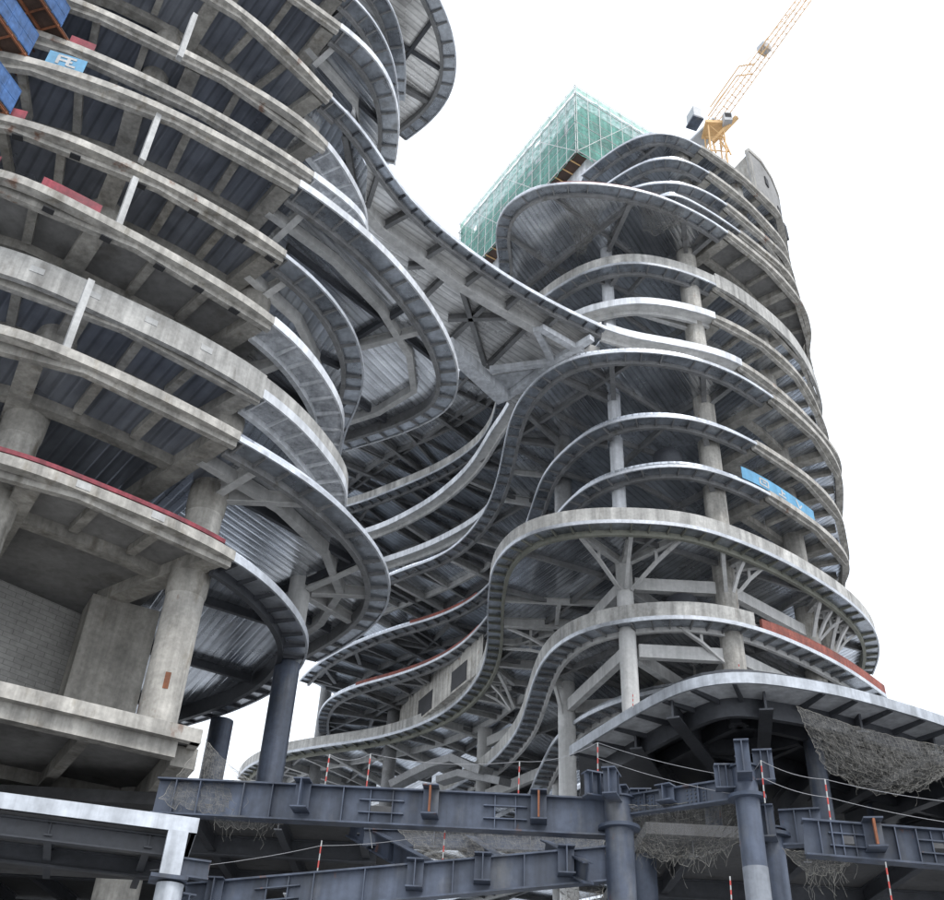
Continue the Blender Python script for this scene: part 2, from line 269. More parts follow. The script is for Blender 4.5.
# plan outlines of the floors in metres: f = front edge, b = hidden back edge
OUTLINES = {
    ('L', 4): [('f', [(-45.0, 33.0), (-34.0, 30.0), (-26.0, 30.3), (-18.0, 33.2), (-12.5, 36.5), (-6.5, 41.0), (-4.4, 44.4), (-3.3, 47.2), (-2.9, 50.3), (-3.5, 53.4), (-5.1, 55.9), (-7.4, 58.1)]), ('b', [(-14.0, 62.0), (-30.0, 66.0), (-45.0, 66.0)])],
    ('L', 3): [('f', [(-45.0, 33.0), (-34.0, 30.0), (-26.0, 30.3), (-18.0, 33.2), (-12.5, 37.0), (-8.0, 42.0), (-7.1, 44.8), (-6.8, 47.8), (-7.0, 50.8)]), ('b', [(-9.0, 56.0), (-14.0, 62.0), (-30.0, 66.0), (-45.0, 66.0)])],
    ('L', 2): [('f', [(-45.0, 33.0), (-34.0, 30.0), (-26.0, 30.3), (-18.0, 33.2), (-13.0, 37.0), (-9.8, 39.5), (-8.5, 41.2), (-7.7, 43.0), (-7.2, 44.7), (-7.0, 49.0)]), ('b', [(-9.0, 56.0), (-14.0, 62.0), (-30.0, 66.0), (-45.0, 66.0)])],
    ('L', 1): [('f', [(-45.0, 33.0), (-34.0, 30.0), (-26.0, 30.3), (-18.0, 33.2), (-12.8, 37.0), (-10.3, 38.9), (-8.3, 40.8), (-7.1, 43.0), (-6.6, 45.4), (-6.6, 47.8), (-7.0, 50.2)]), ('b', [(-9.0, 56.0), (-14.0, 62.0), (-30.0, 66.0), (-45.0, 66.0)])],
    ('L', -1): [('f', [(-45.0, 33.0), (-34.0, 30.0), (-24.4, 32.5), (-18.9, 35.3), (-14.4, 38.0), (-11.5, 40.3), (-10.0, 42.3), (-8.9, 44.7), (-8.0, 47.8), (-8.5, 50.8), (-9.6, 54.8)]), ('b', [(-14.0, 66.0), (-30.0, 67.0), (-45.0, 67.0)])],
    ('L', -2): [('f', [(-45.0, 33.0), (-34.0, 30.0), (-26.0, 31.5), (-22.1, 33.0), (-17.3, 35.6), (-12.3, 39.1), (-9.0, 42.1), (-7.3, 44.2), (-7.8, 47.2), (-8.9, 51.2)]), ('b', [(-14.0, 66.0), (-30.0, 67.0), (-45.0, 67.0)])],
    ('L', -4): [('f', [(-45.0, 33.0), (-34.0, 30.0), (-23.5, 30.7), (-20.6, 31.7), (-17.2, 33.6), (-13.6, 36.1), (-10.7, 38.7), (-8.6, 41.5), (-7.3, 44.7), (-6.9, 48.0), (-7.4, 51.3), (-8.6, 54.7), (-9.1, 57.7), (-10.2, 61.7)]), ('b', [(-14.0, 66.0), (-30.0, 67.0), (-45.0, 67.0)])],
    ('L', -5): [('f', [(-45.0, 33.0), (-34.0, 30.0), (-21.2, 29.3), (-18.6, 30.9), (-16.0, 32.8), (-13.3, 35.0), (-10.8, 37.4), (-9.1, 39.8), (-8.0, 42.5), (-7.3, 45.7), (-7.8, 48.7), (-8.9, 52.7)]), ('b', [(-14.0, 66.0), (-30.0, 67.0), (-45.0, 67.0)])],
    ('L', -6): [('f', [(-45.0, 33.0), (-34.0, 30.0), (-21.1, 31.8), (-17.2, 34.2), (-13.7, 36.7), (-11.0, 39.3), (-9.1, 42.0), (-7.8, 44.9), (-6.9, 48.1), (-7.4, 51.1), (-8.5, 55.1)]), ('b', [(-14.0, 66.0), (-30.0, 67.0), (-45.0, 67.0)])],
    ('L', -3): [('f', [(-45.0, 33.0), (-34.0, 30.0), (-24.8, 30.3), (-21.7, 31.1), (-18.0, 32.6), (-13.8, 35.1), (-9.9, 38.0), (-6.6, 41.4), (-3.9, 45.4), (-1.9, 49.9), (-1.1, 53.9), (-1.7, 57.1), (-4.6, 60.0), (-9.7, 63.1)]), ('b', [(-16.0, 64.0), (-30.0, 66.0), (-45.0, 66.0)])],
    ('L', -7): [('f', [(-45.0, 33.0), (-34.0, 30.0), (-19.3, 30.8), (-16.4, 32.5), (-13.2, 35.0), (-10.1, 37.9), (-7.5, 41.0), (-5.6, 44.4), (-4.4, 48.1), (-4.2, 51.6), (-4.9, 54.8), (-6.7, 58.1), (-9.3, 61.5)]), ('b', [(-30.0, 66.0), (-45.0, 66.0)])],
    ('L', -8): [('f', [(-45.0, 33.0), (-34.0, 30.0), (-18.8, 33.5), (-15.6, 35.7), (-12.9, 37.9), (-10.9, 40.0), (-9.5, 42.2), (-8.5, 45.0), (-8.0, 48.0), (-8.3, 51.0), (-10.0, 54.8), (-13.3, 58.9), (-17.5, 62.5)]), ('b', [(-30.0, 66.0), (-45.0, 66.0)])],
    ('L', 0): [('f', [(-45.0, 33.0), (-34.0, 30.0), (-26.0, 30.2), (-21.5, 31.6), (-17.0, 34.4), (-13.5, 37.6), (-10.7, 41.2), (-9.7, 42.4)]), ('b', [(-8.6, 47.5), (-9.5, 56.0), (-14.0, 63.0), (-30.0, 66.0), (-45.0, 66.0)])],
    ('B', 0): [('f', [(-9.7, 42.4), (-8.5, 44.1), (-7.5, 46.0), (-6.6, 47.8), (-5.6, 49.4), (-4.2, 51.2), (-2.3, 53.2), (-0.2, 55.1), (2.1, 57.0), (4.5, 58.7), (6.8, 60.2), (8.9, 61.4), (10.8, 62.4)]), ('b', [(8.5, 70.0), (4.5, 75.5), (2.7, 73.0), (-0.4, 68.3), (-3.2, 64.5), (-9.5, 62.5), (-9.4, 56.0), (-8.6, 47.5)])],
    ('R', 0): [('f', [(10.8, 62.4), (12.8, 63.2), (15.1, 63.6), (17.8, 64.1), (20.6, 64.8), (23.1, 66.0), (25.6, 67.9), (28.4, 70.4), (31.1, 73.2), (33.8, 76.3), (36.4, 80.0), (37.4, 85.0), (37.6, 89.0)]), ('b', [(36.8, 100.0), (35.0, 110.0), (25.0, 126.0), (-8.0, 130.0), (-22.0, 124.0)]), ('f', [(-24.0, 112.0), (-15.0, 107.5), (-8.0, 102.7), (-4.7, 100.0), (-1.8, 97.0), (0.5, 94.1), (1.9, 91.6), (2.9, 87.0), (3.4, 82.0)]), ('b', [(4.6, 75.6), (8.6, 70.0)])],
    ('R', 2): [('f', [(-26.0, 112.0), (-19.0, 108.5), (-13.2, 105.1), (-10.3, 102.9), (-7.3, 100.5), (-4.2, 97.8), (-1.5, 94.8), (0.5, 91.9), (1.6, 89.2), (2.1, 86.7), (2.3, 84.3), (2.7, 80.0), (3.4, 75.0), (4.2, 71.0), (6.2, 67.8), (7.8, 66.0), (9.5, 64.6), (11.3, 63.7), (13.1, 63.2), (14.9, 63.2), (16.7, 63.5), (18.7, 64.1), (21.0, 65.1), (23.5, 66.5), (26.1, 68.5), (28.7, 70.7), (31.0, 73.0), (32.9, 75.5), (34.5, 78.0), (36.9, 83.0), (37.3, 88.5)]), ('b', [(36.5, 100.0), (35.0, 110.0), (25.0, 128.0), (-10.0, 132.0), (-24.0, 124.0)])],
    ('R', 1): [('f', [(-25.0, 112.0), (-17.0, 108.0), (-10.4, 103.6), (-7.5, 100.8), (-4.7, 97.6), (-2.3, 94.0), (-0.4, 90.4), (0.8, 87.1), (1.7, 84.0), (3.4, 79.0), (4.4, 73.0), (6.2, 68.5), (9.2, 65.2), (10.7, 64.5), (12.3, 63.9), (14.1, 63.6), (16.1, 63.7), (18.3, 64.1), (20.5, 64.8), (22.8, 65.9), (25.3, 67.5), (28.0, 69.6), (30.5, 72.2), (32.5, 74.8), (34.1, 77.5), (36.9, 83.0), (37.3, 88.5)]), ('b', [(36.5, 100.0), (35.0, 110.0), (25.0, 128.0), (-10.0, 132.0), (-24.0, 124.0)])],
    ('R', -1): [('f', [(-16.0, 106.0), (-6.8, 97.4), (-4.4, 95.5), (-2.1, 93.0), (-0.2, 89.6), (1.3, 85.5), (2.2, 81.3), (2.6, 77.5), (2.8, 74.3), (3.0, 71.3), (3.4, 68.4), (4.2, 65.7), (5.3, 63.6), (6.6, 62.1), (8.1, 61.0), (9.9, 60.4), (12.1, 60.0), (14.5, 60.0), (16.9, 60.4), (19.4, 61.3), (21.9, 62.6), (24.4, 64.5), (27.0, 66.6), (29.4, 69.0), (31.5, 71.4), (33.2, 73.9), (34.5, 76.4), (35.4, 79.1), (36.8, 84.0), (37.0, 89.0)]), ('b', [(36.5, 100.0), (35.0, 110.0), (25.0, 128.0), (-10.0, 132.0), (-22.0, 118.0)])],
    ('R', -2): [('f', [(-20.0, 119.0), (-17.6, 114.2), (-13.0, 108.0), (-7.4, 102.8), (-4.3, 100.6), (-1.6, 98.1), (0.7, 95.1), (2.5, 91.2), (4.2, 86.0), (5.2, 80.4), (5.7, 75.6), (6.1, 72.1), (6.8, 69.6), (7.7, 67.6), (8.7, 65.8), (9.9, 64.4), (11.4, 63.3), (13.2, 62.6), (15.4, 62.4), (17.9, 62.8), (20.6, 63.9), (23.2, 65.5), (25.8, 67.5), (28.4, 69.7), (30.7, 72.0), (32.5, 74.3), (33.8, 76.5), (34.8, 78.8), (36.8, 84.0), (37.0, 89.0)]), ('b', [(36.5, 100.0), (35.0, 110.0), (25.0, 128.0), (-10.0, 132.0)])],
    ('R', -3): [('f', [(-17.4, 125.9), (-17.3, 121.3), (-16.7, 117.2), (-15.5, 113.6), (-13.6, 110.8), (-11.1, 108.3), (-8.0, 105.9), (-5.0, 103.2), (-2.3, 100.0), (0.3, 95.5), (3.0, 87.5), (5.6, 77.5), (7.3, 70.4), (8.6, 67.2), (9.9, 65.4), (11.4, 64.2), (12.9, 63.4), (14.4, 62.9), (16.1, 62.7), (18.0, 63.0), (20.2, 63.9), (22.6, 65.2), (25.0, 67.0), (27.5, 69.1), (29.9, 71.4), (32.0, 73.8), (33.5, 76.2), (34.1, 78.3), (34.1, 80.2), (36.0, 84.0), (36.6, 89.0)]), ('b', [(36.2, 98.0), (35.0, 110.0), (25.0, 128.0), (-8.0, 136.0)])],
    ('R', -4): [('f', [(-27.8, 129.8), (-26.7, 126.9), (-25.2, 124.2), (-23.1, 121.6), (-20.6, 119.3), (-17.8, 117.5), (-14.8, 115.8), (-11.3, 113.9), (-7.8, 111.5), (-4.7, 108.4), (-2.2, 104.9), (-0.3, 101.0), (1.1, 96.7), (2.0, 92.2), (2.3, 87.7), (2.2, 83.2), (2.0, 79.0), (2.0, 75.3), (2.1, 72.4), (2.7, 69.8), (3.6, 67.8), (5.0, 66.2), (6.7, 65.2), (8.6, 64.5), (10.8, 64.1), (13.2, 64.0), (15.6, 64.1), (18.0, 64.7), (20.7, 66.0), (23.7, 67.8), (26.5, 69.8), (29.3, 72.1), (32.2, 74.8), (34.9, 78.0), (37.0, 81.5), (38.3, 85.1), (39.0, 88.7)]), ('b', [(41.0, 100.0), (37.0, 120.0), (22.0, 140.0), (-10.0, 146.0), (-26.0, 139.0)])],
    ('R', -5): [('f', [(-20.0, 137.0), (-10.0, 124.0), (-1.6, 113.5), (0.9, 108.6), (3.1, 103.4), (4.7, 97.7), (5.7, 91.8), (6.0, 86.3), (6.2, 81.5), (6.6, 77.3), (7.5, 74.0), (8.9, 71.5), (10.7, 69.9), (12.6, 68.9), (14.5, 68.3), (16.4, 68.0), (18.3, 68.0), (20.4, 68.5), (22.8, 69.5), (25.4, 71.1), (28.2, 73.1), (31.0, 75.4), (33.7, 78.0), (36.3, 80.7)]), ('b', [(40.0, 95.0), (37.0, 120.0), (22.0, 138.0), (-10.0, 146.0)])],
    ('R', -6): [('f', [(-10.0, 134.0), (0.0, 117.0), (5.0, 109.0), (7.2, 102.6), (7.6, 96.4), (8.0, 90.9), (8.4, 86.4), (9.3, 82.7), (10.6, 79.7), (12.2, 77.2), (13.8, 75.4), (15.5, 74.1), (19.0, 72.6), (26.0, 73.5), (33.0, 79.0)]), ('b', [(40.0, 95.0), (37.0, 120.0), (20.0, 135.0)])],
    ('R', -7): [('f', [(-2.0, 124.0), (4.0, 108.0), (8.0, 95.0), (9.1, 87.5), (11.2, 82.8), (13.5, 78.5), (19.0, 75.0), (27.0, 76.0), (34.0, 82.0)]), ('b', [(40.0, 95.0), (37.0, 120.0), (20.0, 135.0)])],
    ('R', -8): [('f', [(-22.0, 126.0), (-10.0, 118.0), (2.0, 104.0), (9.0, 92.0), (11.0, 84.0), (15.0, 78.5), (22.0, 76.5), (34.0, 82.0)]), ('b', [(40.0, 95.0), (37.0, 120.0), (-10.0, 140.0)])],
    ('R', -9): [('f', [(-12.0, 118.0), (-2.0, 106.0), (5.0, 96.0), (10.0, 86.0), (16.0, 80.0), (22.0, 78.0), (34.0, 84.0)]), ('b', [(40.0, 95.0), (37.0, 120.0), (-4.0, 130.0)])],
    ('R', 3): [('f', [(-24.0, 110.0), (-14.0, 96.0), (-6.0, 91.0), (-1.5, 84.0), (1.2, 76.0), (1.7, 68.7), (1.3, 66.6), (1.1, 64.5), (1.3, 62.6), (1.9, 61.1), (3.0, 59.9), (4.4, 59.0), (6.2, 58.5), (8.4, 58.2), (10.6, 58.3), (12.6, 58.5), (14.3, 58.9), (16.0, 59.4), (17.8, 60.2), (19.8, 61.2), (22.0, 62.6), (24.5, 64.5), (27.0, 66.5), (29.4, 68.7), (31.4, 70.9), (33.0, 73.1), (34.0, 75.2), (34.6, 77.0), (34.7, 78.5), (36.8, 83.0), (37.2, 88.5)]), ('b', [(36.0, 98.0), (33.0, 110.0), (20.0, 128.0), (-16.0, 132.0)])],
    ('R', 4): [('f', [(9.0, 74.0), (12.0, 67.5), (17.5, 62.5), (19.2, 63.1), (21.2, 64.2), (23.4, 65.6), (25.9, 67.4), (28.4, 69.4), (30.6, 71.2), (32.3, 73.0), (35.4, 79.5), (36.9, 84.0), (37.1, 89.0)]), ('b', [(35.0, 94.0), (28.0, 99.0), (13.0, 97.0), (8.0, 84.0)])],
    ('R', 5): [('f', [(8.5, 74.0), (11.5, 68.0), (15.7, 65.3), (17.5, 64.9), (19.2, 64.8), (21.1, 65.4), (23.3, 66.5), (25.7, 68.2), (28.2, 70.3), (30.6, 72.3), (32.6, 74.2), (35.3, 79.5), (36.8, 84.0), (37.0, 89.0)]), ('b', [(35.0, 94.0), (28.0, 99.0), (13.0, 97.0), (8.0, 84.0)])],
    ('R', 6): [('f', [(9.0, 75.0), (11.5, 70.5), (13.6, 68.2), (15.1, 66.8), (16.6, 65.8), (18.0, 65.4), (19.5, 65.3), (21.1, 65.9), (23.2, 67.1), (25.8, 68.9), (28.4, 71.0), (30.9, 73.4), (33.3, 75.9), (35.2, 79.5), (36.7, 84.0), (36.9, 89.0)]), ('b', [(35.0, 94.0), (28.0, 99.0), (13.0, 97.0), (8.0, 84.0)])],
    ('R', 7): [('f', [(10.4, 71.8), (12.2, 69.6), (14.0, 67.7), (15.8, 66.3), (17.4, 65.7), (19.0, 65.7), (20.7, 66.2), (22.8, 67.3), (25.2, 68.8), (27.6, 70.5), (29.9, 72.4), (31.8, 74.1), (33.4, 75.5), (35.2, 79.5), (36.6, 84.0), (36.8, 89.0)]), ('b', [(35.0, 94.0), (28.0, 99.0), (13.0, 97.0), (8.0, 84.0)])],
    ('C', -9): [('f', [(5.8, 51.1), (6.6, 49.0), (7.4, 47.1), (8.2, 45.2), (9.0, 43.5), (9.7, 42.2), (10.4, 41.4), (11.3, 40.9), (12.4, 40.7), (13.7, 40.9), (15.3, 41.3), (17.2, 41.9), (19.5, 43.0), (22.4, 44.5), (27.0, 47.5), (36.0, 52.0)]), ('b', [(42.0, 60.0), (42.0, 80.0), (9.0, 80.0), (7.2, 58.0)])],
}

# ---------------------------------------------------------------- ground
MB().add([(-900, -300, 0), (900, -300, 0), (900, 1500, 0), (-900, 1500, 0)], [(0, 1, 2, 3)]).build('ground', 'ground')['kind'] = 'structure'

# ---------------------------------------------------------------- towers
LT = empty('unfinished_tower', (-22, 46, 0), 'near concrete tower at the left with stacked curved floors, bare columns and steel edge lobes', 'building', 'curved towers under construction')
RT = empty('unfinished_tower', (24, 84, 0), 'farther wavy tower at the right, its curved floors topped by a tower crane', 'building', 'curved towers under construction')
BR = empty('sky_bridge', (0, 60, 60), 'curved steel bridge floor sweeping across the gap between the two towers', 'bridge')
CN = empty('podium_canopy', (18, 48, 19), 'dark steel canopy with a curved white edge in front of the right tower foot', 'canopy')
RJ = random.Random(11)
ROOT = {'L': LT, 'R': RT, 'B': BR, 'C': CN}
C_L = [(-12.9, 42.2), (-20.1, 36.6)]; C_L2 = [(-9.4, 51.5), (-14.5, 60.5)]
C_R = [(11.8, 66.5), (19.4, 66.4), (27.6, 73.0), (8.1, 73.0), (31.5, 80), (12.6, 70.6), (20.6, 70.6), (29.3, 77.6), (9.2, 82.5), (5.8, 96), (-3.4, 107), (-11.9, 113), (-15.2, 119)]
UP_R, LOW_R = (0, 1, 2, 3, 4, 9, 10, 11, 12), (5, 6, 7, 8, 4, 9, 10, 11, 12)
HOME = {'L': C_L[:1] + C_L2, 'R': C_R, 'B': [], 'C': []}
# first x along the front where the slab edge turns to concrete (right tower), steel style otherwise
R_CONC = {7: 22.5, 6: 23, 5: 24, 4: 25, 3: 22.4, 2: 21.2, 1: 21, 0: 22.3, -1: 24.6, -2: 23, -3: 23.4}
STYLE = {('L', -1): 'plaster', ('L', -2): 'plaster', ('L', -5): 'plaster', ('L', -6): 'plaster', ('L', -8): 'dark', ('L', 1): 'wide', ('L', -3): 'wide',
         ('R', 0): 'pale', ('R', 1): 'pale', ('R', -4): 'olive', ('R', -5): 'palegalv', ('R', -6): 'palegalv', ('R', -7): 'palegalv', ('R', -8): 'palegalv', ('R', -9): 'palegalv', ('B', 0): 'bridge', ('C', -9): 'canopy'}
PARA = {('R', 2): 1.05, ('R', -4): 1.1, ('R', -5): 1.15, ('L', -6): .8}
ST = {  # ledge width, ledge material, bracket, inner girder material, girder depth below edge, cap height, cap material
 'galv': (1.1, 'ledge', 'grey_steel', 'grey_steel', .26, .26, 'cap'), 'plaster': (1.5, 'film', 'plaster', 'plaster', .25, .55, 'plaster'),
 'wide': (1.25, 'ledge', 'grey_steel', 'grey_steel', .3, .55, 'plaster'), 'dark': (1.25, 'galv', 'dark_steel', 'dark_steel', .35, .42, 'cap'), 'pale': (1.0, 'pale', 'pale', 'pale', .3, .75, 'plaster'),
 'olive': (1.2, 'ledge', 'olive', 'olive', .34, .3, 'cap'), 'palegalv': (1.5, 'ledge', 'grey_steel', 'pale', .3, .32, 'cap'),
 'bridge': (.75, 'ledge', 'dark_steel', 'grey_steel', .3, .35, 'cap'), 'canopy': (1.9, 'plaster', 'dark_steel', 'dark_steel', .75, .5, 'white_fascia')}

def split_conc(tw, n, run):
    """cut a front run into [(is_concrete, pts)]"""
    def conc(p, i):
        if tw == 'L': return p[0] < -10.7 and p[1] < 44
        if tw == 'R' and n in R_CONC: return p[0] > R_CONC[n] and p[1] > 55 and i > len(run) * .3
        return False
    out = []; cur = [run[0]]; k = conc(run[0], 0)
    for i, p in enumerate(run[1:], 1):
        c = conc(p, i)
        if c != k: out.append((k, cur + [p])); cur = [p]; k = c
        else: cur.append(p)
    if len(cur) > 1: out.append((k, cur))
    return out
def arclen(c):
    s = [0]
    for a, b in zip(c, c[1:]): s.append(s[-1] + math.hypot(b[0] - a[0], b[1] - a[1]))
    return s
def at_len(c, s, nr, L):
    for i in range(len(c) - 1):
        if s[i + 1] >= L:
            t = (L - s[i]) / max(1e-6, s[i + 1] - s[i]); q = [c[i][k] + (c[i + 1][k] - c[i][k]) * t for k in (0, 1)]; return q, nr[i]
    return c[-1], nr[-1]

def floor_plate(tw, n):
    z = Z(n); root = ROOT[tw]; segs = OUTLINES[tw, n]
    pts = [p for s, q in segs for p in q]; sty = [s for s, q in segs for p in q]
    poly, st = spline(pts, sty)
    zd = z + .55                                                     # underside of the deck
    deck = offset_poly(poly, [.45 if s_ != 'b' else 0 for s_ in st])
    style = STYLE.get((tw, n), 'galv'); lw, lm, bm, gm, gd, ch, cm_ = ST[style]
    # --- decks: a concrete zone and a metal zone
    zones = []
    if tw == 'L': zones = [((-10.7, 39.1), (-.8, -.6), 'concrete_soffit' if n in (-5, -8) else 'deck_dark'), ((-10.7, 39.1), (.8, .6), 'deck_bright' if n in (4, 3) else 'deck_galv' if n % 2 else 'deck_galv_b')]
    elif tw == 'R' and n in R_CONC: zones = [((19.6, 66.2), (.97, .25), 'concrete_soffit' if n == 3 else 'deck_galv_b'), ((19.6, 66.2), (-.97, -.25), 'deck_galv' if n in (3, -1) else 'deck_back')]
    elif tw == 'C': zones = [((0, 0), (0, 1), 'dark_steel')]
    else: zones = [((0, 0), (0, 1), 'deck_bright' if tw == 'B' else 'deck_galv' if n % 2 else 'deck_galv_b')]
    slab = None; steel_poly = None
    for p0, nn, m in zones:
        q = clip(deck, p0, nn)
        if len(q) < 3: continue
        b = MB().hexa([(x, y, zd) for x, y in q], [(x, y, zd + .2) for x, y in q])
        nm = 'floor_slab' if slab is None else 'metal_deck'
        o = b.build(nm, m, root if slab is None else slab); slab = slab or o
        steel_poly = q
    conc_runs = []; steel_runs = []
    for r in runs(poly, st):
        for k, c in split_conc(tw, n, r):
            if len(c) >= 2: (conc_runs if k else steel_runs).append(c)
    # --- concrete edge: rounded slab nosing, faceted beam set back under it
    for c in conc_runs:
        nr = normals(c); ph = PARA.get((tw, n), 0)
        MB().sweep(c, [(0, z + .02), (.5, z + .02), (.5, z + .55), (.08, z + .55), (0, z + .48)] if not ph else [(0, z - .1), (.3, z - .1), (.3, z + .6 + ph), (0, z + .6 + ph)], nr).build('edge_fascia', 'parapet' if ph else 'concrete', slab, True)
        s = arclen(c); L0 = 7.6 if tw == 'L' else 6.5; ks = max(1, round(s[-1] / L0)); fac = [at_len(c, s, nr, s[-1] * i / ks)[0] for i in range(ks + 1)]
        if len(fac) >= 2: MB().sweep(fac, [(.24, z - .24), (.56, z - .24), (.56, z + .5), (.24, z + .3)]).build('edge_beam', 'concrete', slab)
        radial_beams(tw, n, slab, c, s, nr, z)
    for c in steel_runs:
        nr = normals(c); s = arclen(c)
        MB().sweep(c, [(0, z), (.12, z), (.12, z + ch), (0, z + ch)], nr).build('edge_fascia', cm_, slab, True)
        ph = PARA.get((tw, n), 0)
        if ph and (tw, n) != ('R', -5): MB().sweep(c, [(.06, z + ch + .003), (.26, z + ch + .003), (.26, z + ch + ph), (.06, z + ch + ph)], nr).build('parapet', 'parapet', slab, True)
        if (tw, n) == ('R', -5):
            a = [(p, q) for p, q in zip(c, nr) if not (p[0] > 22.6 and p[1] < 90)]; e = [(p, q) for p, q in zip(c, nr) if p[0] > 22.4 and p[1] < 90]
            for g, mt_, nm_, hf in ((a, 'parapet', 'parapet', 1), (e, 'red_form', 'formwork_panel', .72)):
                MB().sweep([p for p, q in g], [(.03, z + ch + .003), (.26, z + ch + .003), (.26, z + ch + ph * hf), (.03, z + ch + ph * hf)], [q for p, q in g]).build(nm_, mt_, slab, True)
        b = MB().sweep(c, [(.123, z + .1), (lw - .003, z + .1), (lw - .003, z + .16), (.123, z + .16)], nr).slot(1)
        if tw == 'L' and n in (1, 0, -3, -4, -7):
            ks = max(2, round(s[-1] / 5.2)); fac = [at_len(c, s, nr, s[-1] * i / ks)[0] for i in range(ks + 1)]
            MB().sweep(fac, [(lw + 1.5, z - .12), (lw + 1.95, z - .12), (lw + 1.95, z + .53), (lw + 1.5, z + .53)]).build('ring_beam', 'pale', slab)
        MB().sweep(c, [(lw, z - gd), (lw + .28, z - gd), (lw + .28, z + .54), (lw, z + .54)], nr).build('edge_girder', gm, slab, True)
        st_ = 1.5 if style != 'canopy' else 2.0; k = max(1, int(s[-1] / st_))
        if style != 'pale':
            for i in range(k + 1):
                if RJ.random() < .05: continue
                q, m_ = at_len(c, s, nr, min(s[-1], i * st_ + .3 + RJ.uniform(-.16, .16))); p = (q[0] + m_[0] * .13, q[1] + m_[1] * .13); e = (q[0] + m_[0] * lw, q[1] + m_[1] * lw)
                b.bar((*p, z + .03), (*e, z - .02), .1 if style != 'canopy' else .16, .14, h2=.24)
        b.build('edge_ledge', [lm, bm], slab)
    return slab, poly, steel_runs, steel_poly, style

def offset_poly(poly, d):
    nr = []
    n = len(poly)
    for i in range(n):
        a, b = poly[i - 1], poly[(i + 1) % n]; dx, dy = b[0] - a[0], b[1] - a[1]; l = math.hypot(dx, dy) or 1; nr.append((-dy / l, dx / l))
    return [(x + a * e, y + b * e) for (x, y), (a, b), e in zip(poly, nr, d)]

def radial_beams(tw, n, slab, c, s, nr, z):
    step = 2.97 if tw == 'L' else 3.3
    if tw == 'L': s0 = s[-1] - .55; sgn = -1
    else: s0 = .55; sgn = 1
    i = 0; ringp = []
    ringd = 4.1 if tw == 'L' else 3.4
    deep_out = n in (-8, -5) if tw == 'L' else n == 3
    while True:
        L = s0 + sgn * step * i
        if L < .3 or L > s[-1] - .3 or i > 11: break
        q, m_ = at_len(c, s, nr, L); main = i % 3 == 0
        p0 = (q[0] + m_[0] * .8, q[1] + m_[1] * .8)
        ln = 9 if main else ringd - .3
        p1 = (q[0] + m_[0] * ln, q[1] + m_[1] * ln); zb = z - .1 if main else z + .18; w_ = .95 if main else .42
        MB().bar((*p0, (zb + z + .545) / 2), (*p1, (zb + z + .545) / 2), w_, z + .545 - zb).build('radial_beam' if main else 'secondary_beam', 'concrete_beam', slab)
        ringp.append((q[0] + m_[0] * ringd, q[1] + m_[1] * ringd)); i += 1
    for a, b in zip(ringp, ringp[1:]):
        d = Vector((b[0] - a[0], b[1] - a[1], 0)).normalized() * .02
        pass
    if len(ringp) > 1:
        rr = ringp if sgn > 0 else ringp[::-1]
        MB().sweep(rr, [(0, z - .02), (.6, z - .02), (.6, z + .543), (0, z + .543)]).build('ring_beam', 'concrete_beam', slab)

